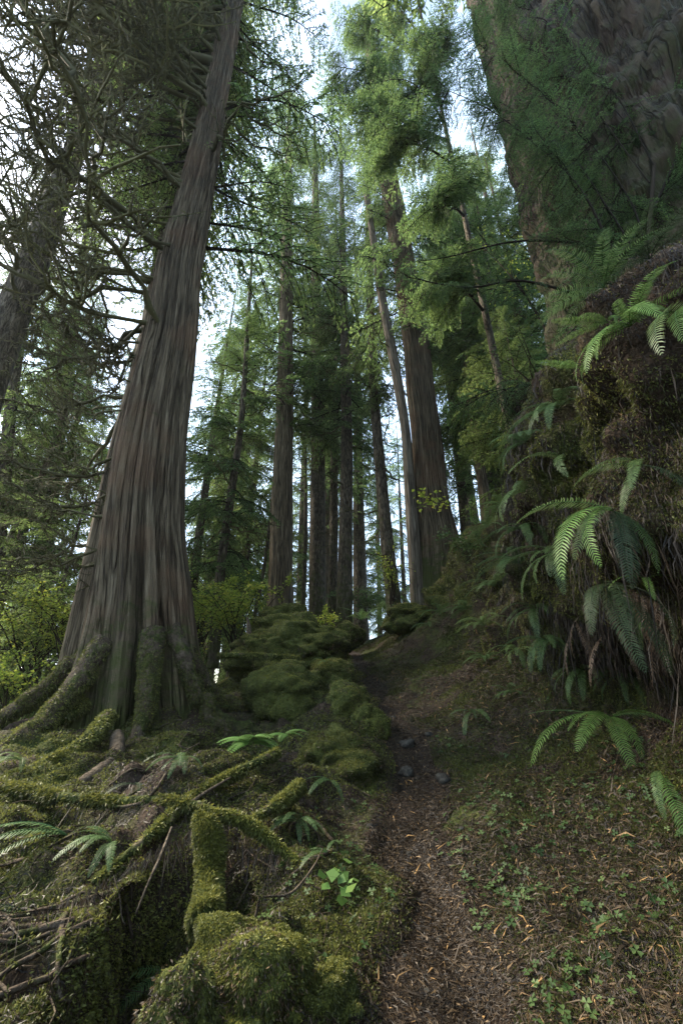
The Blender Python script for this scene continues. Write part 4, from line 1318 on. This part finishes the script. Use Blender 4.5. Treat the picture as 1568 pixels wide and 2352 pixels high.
fern('yellow green fern on the bank crest below the giant trunk', 1395, 755, .32, [(180, 'flat', .9), (200, 'low', .7), (150, 'flat', .8), (10, 'flat', .7), (260, 'hang', .5)], 'fernbright', Y=4.3)
fern('small yellow green fern just under the crest fern', 1345, 838, .28, [(180, 'flat', .9), (200, 'low', .7), (20, 'flat', .7)], 'fernbright', Y=4.4)
fern('silvery arching frond in the shade of the bank bulge', 1300, 1050, .5, [(190, 'low', 1.0), (215, 'hang', .8)], 'fernblue', Y=3.4)
mid = [
 ('fern with fronds spilling left below the bank bulge', 1290, 1265, .6, fan(150, 270, 7, ['low', 'hang', 'arch']), 'fernblue', 3.9),
 ('dark green fern in the shade left of the spilling fern', 1200, 1300, .7, fan(130, 300, 8, ['low', 'arch']), 'fern', 5.4),
 ('low dark fern against the bank foot by the mossy slope', 1140, 1345, .75, fan(120, 300, 8, ['low', 'arch']), 'fern', 7.0),
 ('fern with pale drooping tips halfway along the slope', 1235, 1395, .6, fan(150, 280, 7, ['low', 'hang']), 'fernblue', 4.6),
 ('fern with thin silvery fronds low on the slope', 1195, 1490, .55, fan(160, 300, 6, ['low', 'hang']), 'fernblue', 4.6),
 ('dark fern at the foot of the big brown cedar', 1075, 1400, .8, fan(100, 320, 9, ['low', 'arch']), 'fern', 9.0),
 ('wide fern clump beside the trail under the pale dead stem', 1010, 1410, .8, fan(0, 330, 9, ['low', 'arch']), 'fern', 10.5),
 ('fern with grey green fronds over the slope before the dark clump', 1115, 1440, .6, fan(130, 310, 8, ['low', 'arch']), 'fernblue', 6.8),
 ('half hidden fern with narrow fronds right of the slope twigs', 1260, 1470, .5, fan(160, 290, 5, ['hang', 'low']), 'fern', 3.9),
 ('slim fern at the bank foot above the large pale fern', 1330, 1530, .5, fan(170, 280, 4, ['low', 'hang']), 'fernblue', 3.3),
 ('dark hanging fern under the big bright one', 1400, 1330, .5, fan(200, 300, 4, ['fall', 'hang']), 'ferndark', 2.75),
 ('fern clump on the ridge beneath the big brown cedar', 1120, 1215, .8, fan(90, 330, 9, ['low', 'arch']), 'fern', 9.5),
 ('yellowish fern on the ridge right of the big brown cedar', 1075, 1250, .7, fan(90, 330, 8, ['arch', 'low']), 'fern', 10.5),
 ('upright bright fern behind the end of the trail', 830, 1425, .9, fan(0, 330, 9, ['arch', 'up']), 'fernbright', 14.5),
 ('upright fern left of the curved trunk', 868, 1425, .8, fan(0, 330, 8, ['arch', 'up']), 'fern', 13.5),
 ('small fern at the foot of the curved trunk', 925, 1405, .7, fan(0, 330, 8, ['arch', 'low']), 'fern', 13.0),
 ('fern just right of the trail where it narrows', 985, 1440, .6, fan(60, 320, 7, ['low', 'arch']), 'fern', 9.6),
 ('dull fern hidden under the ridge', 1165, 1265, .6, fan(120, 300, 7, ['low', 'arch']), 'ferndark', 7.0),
 ('fern hanging on the shaded flank of the bulge', 1215, 1215, .5, fan(150, 290, 5, ['hang', 'low']), 'fern', 4.3),
 ('long pale frond drooping from the left rim of the bulge', 1215, 1130, .5, fan(170, 240, 2, ['low', 'hang']), 'fernblue', 4.4),

 ('grey green fern on the lower bank just above the large pale fern', 1430, 1545, .45, fan(170, 290, 5, ['hang', 'low']), 'fern', 2.9),
 ('tufted fern between the bank foot and the small trailside fern', 1180, 1600, .4, fan(150, 320, 6, ['low', 'arch']), 'fern', 4.6),
 ('spreading fern on the slope above the tufted one', 1120, 1520, .5, fan(130, 320, 7, ['low', 'arch']), 'fern', 6.2),
 ('small fern at the left rim of the bulge top', 1215, 1010, .45, fan(140, 270, 6, ['low', 'hang']), 'fern', 4.8),
 ('fern with drooping fronds on the crest between bulge and giant', 1290, 930, .5, fan(140, 280, 6, ['hang', 'low']), 'fern', 4.6),
 ('low fern on the upper slope beside the wide clump', 960, 1425, .6, fan(60, 330, 8, ['low', 'arch']), 'fern', 11.5),
 ('fern clump on the ridge between the big cedar and the bulge', 1150, 1160, .7, fan(100, 320, 8, ['low', 'arch']), 'fern', 8.0),
]
for lab, u, v, L, sp, mk, Y in mid:
    fern(lab, u, v, L, sp, mk, Y=Y)
# left foreground
fern('dark fern with two long fronds at the left edge by the hollow', 150, 1945, .62, [(200, 'low', 1.1), (215, 'low', 1.0), (235, 'low', .9), (180, 'flat', .7)], 'fern', Y=2.75)
fern('fern frond reaching in from the bottom left corner', 395, 2240, .5, [(210, 'low', 1.0), (225, 'low', .8)], 'fern', Y=1.75)
fern('small fern in the gap below the mossy hummock', 755, 1800, .34, [(200, 'low', 1.0), (225, 'low', .9), (290, 'hang', .7), (160, 'flat', .8)], 'fern', Y=3.75)
fern('single pale frond at the foot of the huge cedar', 535, 1632, .4, [(205, 'low', 1.0)], 'fernblue', Y=4.6)
fern('pale fern draped on the large bright mound', 510, 2150, .22, [(240, 'fall', 1.0), (215, 'hang', .9)], 'fernbright', Y=1.98)
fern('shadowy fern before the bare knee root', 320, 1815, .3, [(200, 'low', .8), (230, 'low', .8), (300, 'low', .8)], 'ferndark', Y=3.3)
fern('green frond under the level limb at left', 215, 1855, .35, [(190, 'low', 1.0), (210, 'low', .8)], 'fern', Y=3.1)
fern('small fern at the trail edge above the bright mound', 745, 1985, .2, [(230, 'low', 1.0), (60, 'arch', .8), (150, 'low', .7)], 'fern', Y=2.6)
fern('fern low in the mossy hummock facing the trail', 790, 1780, .25, [(260, 'hang', 1.0), (290, 'low', .8)], 'fern', Y=3.9)
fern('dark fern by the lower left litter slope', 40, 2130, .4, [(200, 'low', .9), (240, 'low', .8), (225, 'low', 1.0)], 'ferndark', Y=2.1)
fern('fern with curved fronds on the root slope above the hollow', 250, 1960, .36, fan(170, 300, 5, ['low', 'arch']), 'fern', Y=2.7)
fern('small fern between the level limb and the cedar foot', 420, 1760, .36, fan(170, 320, 6, ['low', 'arch']), 'fern', Y=3.8)
fern('grey green fern on the moss at the left edge below the thick root', 60, 1750, .42, fan(160, 300, 6, ['low', 'arch']), 'fernblue', Y=4.0)
fern('fern tuft at the right of the arched root', 680, 1900, .28, fan(180, 330, 6, ['low', 'arch']), 'fern', Y=3.0)
fern('little fern on the shoulder of the square mossy block', 745, 1520, .22, fan(170, 340, 4, ['low', 'arch']), 'fern', Y=6.6)
fern('fern growing in the crack between the rounded and the humped boulders', 690, 1500, .3, fan(170, 340, 4, ['low', 'arch']), 'fern', Y=8.0)
fern('fern sprouting beside the dark boulder hollow', 640, 1640, .4, fan(190, 330, 6, ['low', 'arch']), 'fern', Y=5.5)
# dead fronds hanging in curtains
def dead_curtain(label, u0, u1, v, Y0, Y1, n, L, kind='fall'):
    c = P((u0 + u1) / 2, v, (Y0 + Y1) / 2)
    root = thing('dead_fern', c, label, 'dead fern', 'dead brown ferns on the bank')
    for k in range(int(n * .6)):
        f = random.random()
        p = P(u0 + (u1 - u0) * f, v + random.gauss(0, 26), Y0 + (Y1 - Y0) * f + random.gauss(0, .06))
        e_ = Matrix.Rotation(R(random.uniform(180, 290)), 4, 'Z') @ Matrix.Rotation(random.uniform(-.1, .4), 4, 'Y')
        link('frond', frond_mesh(kind, 'ferndead', random.randrange(3)), root, p - c, e_.to_euler(), L * random.uniform(.6, 1.2))
dead_curtain('wide curtain of hanging dead brown fronds low on the right of the bank', 1420, 1570, 1300, 2.5, 2.15, 30, .6)
dead_curtain('dead brown fronds hanging below the crest of the bank', 1270, 1400, 890, 4.2, 3.6, 30, .75)
dead_curtain('dead brown fronds trailing at the right edge of the bank', 1480, 1600, 850, 3.4, 3.0, 16, .7)
dead_curtain('few dead fronds under the middle of the bank', 1300, 1420, 1420, 3.4, 2.8, 12, .5)
dead_curtain('dead fronds dangling behind the silver green fern', 1400, 1480, 1130, 3.2, 2.8, 12, .6)

dead_curtain('dead fronds spilling over the brow of the bank under the giant trunk', 1390, 1560, 690, 4.0, 3.2, 26, .6)
for lab, u, v, L, sp, mk, Y in (
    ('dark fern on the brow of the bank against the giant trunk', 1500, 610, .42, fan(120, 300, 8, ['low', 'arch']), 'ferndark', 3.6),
    ('yellowish fern tuft midway down the brow', 1450, 760, .4, fan(140, 300, 7, ['low', 'hang']), 'fernbright', 3.6),
    ('small fern on the brow left of the yellowish tuft', 1385, 680, .4, fan(110, 290, 7, ['low', 'arch']), 'fern', 4.2)):
    fern(lab, u, v, L, sp, mk, Y=Y)
# lady fern: finely cut bright plant
def lady_fern(label, u, v, Y, L, n):
    root = thing('lady_fern', P(u, v, Y), label, 'fern', None)
    mb = MB()
    base = frond_arr(20, -45, 22, .22, seed=3, pw=.03, pdroop=.2).arrays()
    fr = MB()
    sub = frond_arr(5, -25, 9, .35, seed=4, pw=.12, pdroop=.2).arrays()
    t = np.linspace(.2, 1, 12)
    tube(fr, np.stack([np.linspace(0, 1, 8), np.zeros(8), .35 * np.linspace(0, 1, 8) - .5 * np.linspace(0, 1, 8) ** 2], -1), .006, 3, .3)
    az, sc, O = [], [], []
    for q in t:
        for sg in (-1, 1):
            az.append(sg * R(68)); sc.append(.3 * (1.08 - q) ** .7 + .05); O.append([q, 0, .35 * q - .5 * q * q])
    az, sc, O = np.array(az), np.array(sc), np.array(O)
    fr.inst(sub, rot_from(az, -.1 + 0 * az, 0 * az) * sc[:, None, None], O)
    me = fr.mesh('frond', M['fernbright'], False)
    for k in range(n):
        e_ = Matrix.Rotation(R(150 + 290 * k / n + random.uniform(-12, 12)), 4, 'Z') @ Matrix.Rotation(random.uniform(-.3, .2), 4, 'Y')
        link('frond', me, root, (0, 0, 0), e_.to_euler(), L * random.uniform(.7, 1.1))
lady_fern('finely cut bright green lady fern by the huge cedar foot', 575, 1700, 4.1, .30, 11)
lady_fern('small lacy fern right of the bright lady fern', 655, 1685, 4.2, .2, 5)

# ------------------------------------------------------------------ leafy shrubs
def leaf_shrub(label, u, v, Y, H, spread, nst, nleaf, mk='maple', size=.05, group='leafy shrubs', seed=0, name='shrub', lean=(0, 0)):
    rg = np.random.default_rng(seed + 300)
    p0 = P(u, v, Y)
    root = thing(name, p0, label, 'shrub', group)
    st, lf = MB(), MB()
    tips = []
    for k in range(nst):
        az = rg.uniform(0, 6.28); sp = spread * rg.uniform(.4, 1)
        t = np.linspace(0, 1, 8)
        pts = np.stack([np.cos(az) * sp * t ** 1.3 + lean[0] * t, np.sin(az) * sp * t ** 1.3 + lean[1] * t, H * rg.uniform(.6, 1) * (t - .25 * t ** 3)], -1) + np.cumsum(rg.normal(0, .02, (8, 3)), 0) * H
        pts[0] = rg.normal(0, .05, 3)
        tube(st, pts, .012 * H * (1 - .8 * t) * .6, 4, .5)
        for j in range(5):
            q = rg.uniform(.35, 1)
            b = np.array([np.interp(q, t, pts[:, a]) for a in range(3)])
            d = unit(rg.normal(size=3) * np.array([1, 1, .3]))
            tw = b + np.outer(np.linspace(0, 1, 4), d * spread * rg.uniform(.25, .6)) + np.outer(np.linspace(0, 1, 4) ** 2, [0, 0, -.08 * H])
            tube(st, tw, .004 * H * .6, 3, .5)
            tips.append(tw)
    k = nleaf
    i = rg.integers(0, len(tips), k)
    f = rg.random(k) * 2.99
    tp = np.array(tips)
    a = f.astype(int)
    b = tp[i, a] * (1 - (f - a))[:, None] + tp[i, a + 1] * (f - a)[:, None] + rg.normal(0, size * .8, (k, 3))
    n = unit(rg.normal(size=(k, 3)) * .5 + np.array([0, 0, 1.]))
    d = unit(np.cross(n, rg.normal(size=(k, 3))))
    s = np.cross(n, d)
    L = (size * rg.uniform(.6, 1.3, k))[:, None]
    v_ = np.stack([b, b + d * L * .35 + s * L * .5, b + d * L, b + d * L * .35 - s * L * .5], 1).reshape(-1, 3)
    lf.add(v_, np.arange(4 * k).reshape(-1, 4), None, np.repeat(rg.beta(2, 2, k), 4))
    link('stems', st.mesh('stems', M['twig']), root)
    link('leaves', lf.mesh('leaves', M[mk], False), root)
    return root
leaf_shrub('yellow green leafy shrub left of the low mossy boulder', 540, 1500, 9.4, 2.3, 1.3, 12, 3200, seed=1)
leaf_shrub('pale yellow leaved shrub right behind the rounded boulder', 745, 1440, 12.5, .7, .7, 6, 500, seed=2, size=.06)
leaf_shrub('sunlit yellow green maple bush at the left edge below the trunks', 60, 1560, 8.6, 2.6, 1.6, 12, 3000, seed=3)
leaf_shrub('loose yellow green bush close to the huge cedar on its left', 150, 1540, 7.9, 2.2, 1.3, 10, 2200, seed=4, size=.045)
leaf_shrub('low pale green bush on the slope at the far left', 10, 1640, 6.6, 1.2, .9, 8, 1200, seed=5, size=.04)
leaf_shrub('spray of yellowish maple leaves before the pale dead stem', 1000, 1180, 9.8, .9, .6, 4, 90, seed=6, size=.09)
leaf_shrub('thin shrub with few yellow leaves by the curved trunk', 900, 1385, 12.2, 2.3, .8, 6, 420, seed=7, size=.06)
leaf_shrub('dark leafy bramble on the ridge by the big cedar foot', 1075, 1290, 9.2, 1.0, .9, 9, 900, 'clover', .05, seed=8)
leaf_shrub('low green undergrowth in the far gap behind the trail end', 850, 1415, 18, 1.6, 1.6, 9, 1800, 'clover', .08, seed=9)
leaf_shrub('bush of small green leaves hanging over the crest left of the giant trunk', 1235, 900, 6.2, 1.6, 1.3, 9, 900, 'clover', .035, seed=10)
leaf_shrub('pale leafed bush in the gap left of the thin leaning trunk', 460, 1480, 11, 2.8, 1.6, 12, 3200, 'maple', .06, seed=11)
leaf_shrub('tiny bright leaved plant on the moss beside the trail', 790, 2055, 2.15, .10, .10, 4, 16, 'fernbright', .045, seed=12, name='seedling')

# bare thin stems with few leaves left of the giant trunk
def thin_stem(label, pts, seed):
    rg = np.random.default_rng(seed)
    c = np.array([P(u, v, Y) for u, v, Y in pts])
    f = spline(c, 20)
    base = f[0].copy()
    root = thing('sapling', base, label, 'sapling', 'thin saplings left of the giant trunk')
    mb = MB()
    t = np.linspace(0, 1, 20)
    tube(mb, f - base, .035 * (1 - .8 * t), 6, .6)
    lv = MB()
    for k in range(16):
        q = rg.uniform(.25, 1)
        b = np.array([np.interp(q, t, f[:, a]) for a in range(3)]) - base
        d = unit(rg.normal(size=3) * np.array([1, .7, .4]) + np.array([0, 0, .4]))
        l = rg.uniform(.5, 1.5)
        tw = b + np.outer(np.linspace(0, 1, 6), d * l) + np.cumsum(rg.normal(0, .03, (6, 3)), 0)
        tube(mb, tw, np.linspace(.012, .003, 6), 4, .5)
        m = 14
        pp = tw[rg.integers(1, 6, m)] + rg.normal(0, .12, (m, 3))
        blades(pp, unit(rg.normal(size=(m, 3))), .07, .02, .8, .2, None, lv)
    link('stem', mb.mesh('stem', M['twig']), root)
    link('leaves', lv.mesh('leaves', M['maple'], False), root)
thin_stem('thin pale sapling with forked twigs closest to the giant trunk', [(1300, 780, 6.6), (1260, 690, 6.7), (1225, 600, 6.9), (1200, 520, 7.0)], 1)
thin_stem('thin sapling leaning left over the crest', [(1275, 800, 7.2), (1220, 700, 7.4), (1160, 620, 7.6), (1080, 540, 7.8)], 2)
thin_stem('dark curving sapling beside the pale one', [(1310, 740, 7.0), (1290, 640, 7.1), (1290, 540, 7.2), (1250, 430, 7.4)], 3)

# overhanging boughs at the upper right, from a small hemlock at the edge of the bank
def bough(root, base, pts, seed, leafn, r0=.022, mk='hemlock', spl=SPF, L0=(.35, .8)):
    rg = np.random.default_rng(seed)
    f = spline(np.array([P(u, v, Y) for u, v, Y in pts]), 26) - base
    t = np.linspace(0, 1, 26)
    mb = MB()
    tube(mb, f, r0 * (1 - .8 * t), 6, .3)
    o = link('branch', mb.mesh('branch', M['twig']), root)
    T = unit(np.gradient(f, axis=0))
    lf = MB()
    q = rg.uniform(.12, 1, leafn)
    i = np.minimum((q * 25).astype(int), 25)
    az = np.arctan2(T[i, 1], T[i, 0]) + rg.choice([-1, 1], leafn) * rg.uniform(.4, 1.4, leafn)
    L = rg.uniform(*L0, leafn)
    for k in range(len(spl)):
        s = np.arange(leafn) % len(spl) == k
        lf.inst(spl[k], rot_from(az[s], rg.normal(-.15, .3, s.sum()), rg.normal(0, .4, s.sum())) * L[s][:, None, None], f[i[s]], rg.normal(-.1, .1, s.sum()))
    lo = link('needles', lf.mesh('needles', [M[mk], M['twig']], False), o)
    return o
hb = P(1560, 860, 3.4)
hem = thing('hemlock_sapling', hb, 'small hemlock at the bank edge whose thin dark boughs arch across the giant trunk', 'sapling')
mb = MB()
tube(mb, spline(np.array([hb * 1.0, P(1530, 770, 3.4), P(1490, 700, 3.4), P(1475, 640, 3.45), P(1500, 400, 3.6), P(1510, 100, 3.8), P(1505, -150, 3.9)]), 30) - hb, np.linspace(.05, .012, 30), 8, .5)
link('trunk', mb.mesh('trunk', M['twig']), hem)
bough(hem, hb, [(1490, 690, 3.4), (1400, 560, 3.45), (1330, 430, 3.5), (1240, 340, 3.55), (1120, 250, 3.7), (1010, 200, 3.8)], 1, 44)
bough(hem, hb, [(1500, 700, 3.4), (1380, 690, 3.5), (1200, 645, 3.6), (1080, 660, 3.7), (960, 640, 3.9), (940, 600, 4.0)], 2, 20, L0=(.2, .45))
bough(hem, hb, [(1478, 600, 3.45), (1330, 560, 3.6), (1180, 555, 3.8), (1030, 590, 4.0), (960, 600, 4.1)], 3, 18, L0=(.2, .45))
bough(hem, hb, [(1480, 560, 3.5), (1440, 450, 3.6), (1330, 300, 3.7), (1200, 180, 3.9), (1080, 90, 4.0)], 4, 52, r0=.013)
bough(hem, hb, [(1500, 380, 3.6), (1400, 200, 3.7), (1260, 60, 3.9), (1120, -40, 4.1)], 5, 60, r0=.013)
bough(hem, hb, [(1505, 300, 3.7), (1560, 150, 3.7), (1600, 20, 3.8)], 6, 60)
bough(hem, hb, [(1520, 760, 3.4), (1380, 800, 3.6), (1270, 870, 3.9), (1130, 900, 4.3)], 7, 26)
bough(hem, hb, [(1480, 620, 3.45), (1390, 470, 3.7), (1290, 330, 4.0), (1180, 260, 4.3), (1110, 260, 4.5)], 10, 46, r0=.011)
bough(hem, hb, [(1490, 420, 3.6), (1330, 210, 4.0), (1200, 90, 4.4), (1100, 20, 4.7)], 11, 54, r0=.011)
bough(hem, hb, [(1508, 150, 3.7), (1450, 60, 3.75), (1370, -40, 3.9)], 8, 50)
bough(hem, hb, [(1500, 480, 3.55), (1545, 380, 3.5), (1590, 300, 3.5)], 9, 40)
# the hemlock whose boughs hang over the middle of the view
hb2 = np.array([4.3, 9.0, zat(4.3, 9.0)])
hem2 = thing('hemlock_tree', hb2, 'dark bushy hemlock on the bank with heavy boughs drooping over the upper middle', 'tree', None)
cc2 = np.stack([np.linspace(hb2[0], 3.6, 30), np.linspace(9, 8.6, 30), np.linspace(hb2[2] - .5, hb2[2] + 27, 30)], -1)
link('trunk', rings_mesh(cc2, np.linspace(.11, .04, 30), 12, None, M['hembark'], 'trunk', origin=hb2), hem2)
for k, (v0, u1, v1, Y1) in enumerate(((300, 800, 260, 9.0), (200, 760, 150, 9.0), (120, 800, 40, 9.4), (350, 900, 330, 7.6), (60, 880, -20, 9.5), (260, 950, 200, 7.2), (600, 1000, 640, 8), (450, 1000, 480, 7.2), (160, 1000, 100, 7.8))):
    z = hb2[2] + 3 + (700 - v0) / 700 * 20
    s_ = np.array([np.interp(z, cc2[:, 2], cc2[:, a]) for a in range(3)])
    e_ = P(u1, v1, Y1)
    m_ = (s_ + e_) / 2 + np.array([0, 0, .5])
    f = spline(np.array([s_, m_, e_]), 20) - hb2
    mb = MB(); tube(mb, f, np.linspace(.05, .01, 20), 5, .3)
    o = link('branch', mb.mesh('branch', M['twig']), hem2)
    lf = MB(); nl = 42
    rgk = np.random.default_rng(700 + k)
    q = rgk.uniform(.25, 1, nl); i = (q * 19).astype(int)
    T = unit(np.gradient(f, axis=0))
    az = np.arctan2(T[i, 1], T[i, 0]) + rgk.choice([-1, 1], nl) * rgk.uniform(.3, 1.3, nl)
    for j in range(len(SPR)):
        s = np.arange(nl) % len(SPR) == j
        lf.inst(SPR[j], rot_from(az[s], rgk.normal(-.3, .25, s.sum()), rgk.normal(0, .4, s.sum())) * rgk.uniform(.8, 1.7, s.sum())[:, None, None], f[i[s]], rgk.normal(0, .12, s.sum()))
    link('needles', lf.mesh('needles', [M['hemlock'], M['twig']], False), o)

# mossy roots creeping over the left foreground
trg = ground_tris(2.6, 4.35, 1.4, 7.5)
pr, nr_ = sample_tris(trg, 110, persp_w)
mbr, mbm = MB(), MB()
for k in range(110):
    a = rng.uniform(0, 6.28) * .3 + R(190)
    n_ = 12
    L = rng.uniform(.3, 1.3)
    x = pr[k, 0] + np.cumsum(np.cos(a + np.cumsum(rng.normal(0, .4, n_)))) * L / n_
    y = pr[k, 1] + np.cumsum(np.sin(a + np.cumsum(rng.normal(0, .4, n_)))) * L / n_
    z = np.array([zat(x[j], y[j]) for j in range(n_)])
    if z.min() < z[0] - .22 or x.max() > -.05 + .12 * y[0]:
        continue
    z = np.maximum(z, np.convolve(np.pad(z, 2, 'edge'), np.ones(5) / 5, 'valid') + .01)
    r = rng.uniform(.004, .015) * (1 - .6 * np.linspace(0, 1, n_))
    pts = np.stack([x, y, z + .004], -1)
    tube(mbr, pts, r, 6, .5, 0, .2)
    j = rng.integers(0, n_, 60)
    pj = pts[j] + rng.normal(0, .012, (60, 3)) + np.stack([np.zeros(60), np.zeros(60), r[j]], -1)
    if rng.random() < .75:
        d_ = np.linalg.norm(pts[0])
        blades(pj, np.tile([[0, 0, 1.]], (60, 1)), .010 + .004 * d_, .0009 + .0009 * d_, 1.0, .6, rng.beta(2, 2, 60), mbm)
tag(link('root_tangle', mbr.mesh('root_tangle', M['root'])), 'tangle of thin roots creeping down the slope below the huge cedar', None, None, 'stuff')
tag(link('root_moss', mbm.mesh('root_moss', M['moss'], False)), 'moss growing along the thin roots', None, None, 'stuff')

# tangle of fine dead twigs and rootlets over the left foreground and the bank
def tangle(name, c0, c1, y0, y1, n, label, L, r):
    tr = ground_tris(c0, c1, y0, y1)
    p, nn = sample_tris(tr, n, persp_w)
    mb = MB()
    for k in range(n):
        d = unit((rng.normal(size=3) - nn[k] * .2)[None])[0]
        d = d - nn[k] * d.dot(nn[k]) * .9
        l = L * rng.lognormal(0, .5)
        q = np.linspace(0, 1, 6)[:, None]
        pts = p[k] + nn[k] * .01 + d * l * (q - .5) + np.cumsum(rng.normal(0, .06, (6, 3)), 0) * l + nn[k] * (.12 * l * np.sin(q * 3.14) * rng.random())
        dd = .4 + .3 * np.linalg.norm(p[k])
        tube(mb, pts, r * dd * rng.uniform(.5, 1.4) * (1 - .6 * q[:, 0]), 3, rng.uniform(.1, .95))
    tag(link(name, mb.mesh(name, M['twig'])), label, None, None, 'stuff')
tangle('twig_tangle', 2.4, 5.0, .9, 7, 700, 'tangle of fine dead twigs over the roots on the left', .16, .0017)
tangle('slope_twigs', 5.0, 7.2, 1.0, 10, 420, 'thin dead twigs scattered over trail and slope', .13, .0015)
tangle('bank_twigs', 7.1, 9.6, 1.2, 9, 420, 'fine roots and stems trailing on the bank', .25, .0016)



# ------------------------------------------------------------------ buttress roots of the huge cedar
for k, (a_, ln, r0_) in enumerate(((-150, 1.5, .15), (-108, 1.2, .17), (-54, 1.0, .17), (-22, 1.3, .15), (12, 1.4, .14), (60, 1.2, .14), (160, 1.4, .15))):
    n_ = 16
    q = np.linspace(0, 1, n_)
    zz = 1.05 - .35 * rng.random()
    ctr = np.array([np.interp(cbase[2] + zz, ccc[:, 2], ccc[:, a]) for a in range(3)])
    rt = np.interp(cbase[2] + zz, ccc[:, 2], crr)
    aa = R(a_) + np.cumsum(rng.normal(0, .035, n_))
    rad = rt * .80 + ln * q
    x, y = ctr[0] + np.cos(aa) * rad, ctr[1] + np.sin(aa) * rad
    gzz = np.array([zat(x[j], y[j]) for j in range(n_)])
    h = gzz + (cbase[2] + zz - gzz[0]) * (1 - q) ** 2.6 + .05 - .16 * q
    pts = np.stack([x, y, h], -1)
    rr_ = r0_ * .8 * (1 - .6 * q) * (1 + .08 * rng.normal(size=n_))
    mb = MB()
    tube(mb, pts - cbase, rr_, 14, .5, 0, .12)
    ro = link('root', mb.mesh('root', M['root']), cedar)
    v, qd, *_ = mb.arrays()
    nm = 8000
    p, nn = sample_tris(tri_soup(v, qd), nm, lambda c, m_: .12 + patchy(c + cbase, 3, 15, -.25, .1) * smooth(1.1, .3, c[:, 2]))
    ci = np.argmin(((p[:, None] - (pts - cbase)[None]) ** 2).sum(-1), 1)
    out_ = p - (pts - cbase)[ci]
    nn = np.where(((nn * out_).sum(1) < 0)[:, None], -nn, nn)
    link('moss', blades(p, nn, .034, .0045, .8, .8, np.clip(rng.beta(2, 2.3, nm) + .1 * nn[:, 2], 0, 1)).mesh('moss', M['moss'], False), ro)

# ------------------------------------------------------------------ woods on the far side of the valley, one mass
mbw = MB()
for k in range(110):
    x, y = rng.uniform(-85, -34), rng.uniform(12, 100)
    if rng.random() < .25:
        x, y = rng.uniform(-20, 20), rng.uniform(85, 120)
    z0 = zat(x, y)
    Ht = rng.uniform(9, 19)
    m = 520
    f = rng.random(m) ** 1.25
    rad = (1 - f) * Ht * .2 * np.sqrt(rng.random(m)) + .1
    az = rng.uniform(0, 6.28, m)
    p = np.stack([x + np.cos(az) * rad, y + np.sin(az) * rad, z0 + f * Ht], -1)
    d = np.stack([np.cos(az), np.sin(az), rng.uniform(-.9, .1, m)], -1)
    blades(p, unit(d), .95, .2, .35, .3, np.clip(rng.normal(.55, .2) + rng.normal(0, .15, m), 0, 1), mbw)
tag(link('distant_woods', mbw.mesh('distant_woods', M['cedarleaf'], False)), 'sunlit woods on the far side of the valley', None, None, 'stuff')

# ------------------------------------------------------------------ thin forest haze
bmh = bmesh.new()
bmesh.ops.create_cube(bmh, size=1)
meh = bpy.data.meshes.new('haze')
bmh.to_mesh(meh); bmh.free()
mh, th_ = mat('haze_air')
pv = N(th_, 'ShaderNodeVolumePrincipled')
pv.inputs['Color'].default_value = (.93, .97, .9, 1)
pv.inputs['Density'].default_value = .0004
pv.inputs['Anisotropy'].default_value = .3
oh = N(th_, 'ShaderNodeOutputMaterial')
th_.links.new(pv.outputs[0], oh.inputs['Volume'])
meh.materials.append(mh)
tag(link('haze', meh, None, (0, 61, 14), (0, 0, 0), (360, 150, 90)), 'thin pale haze between the trees', None, None, 'stuff')
S.cycles.volume_bounces = 1
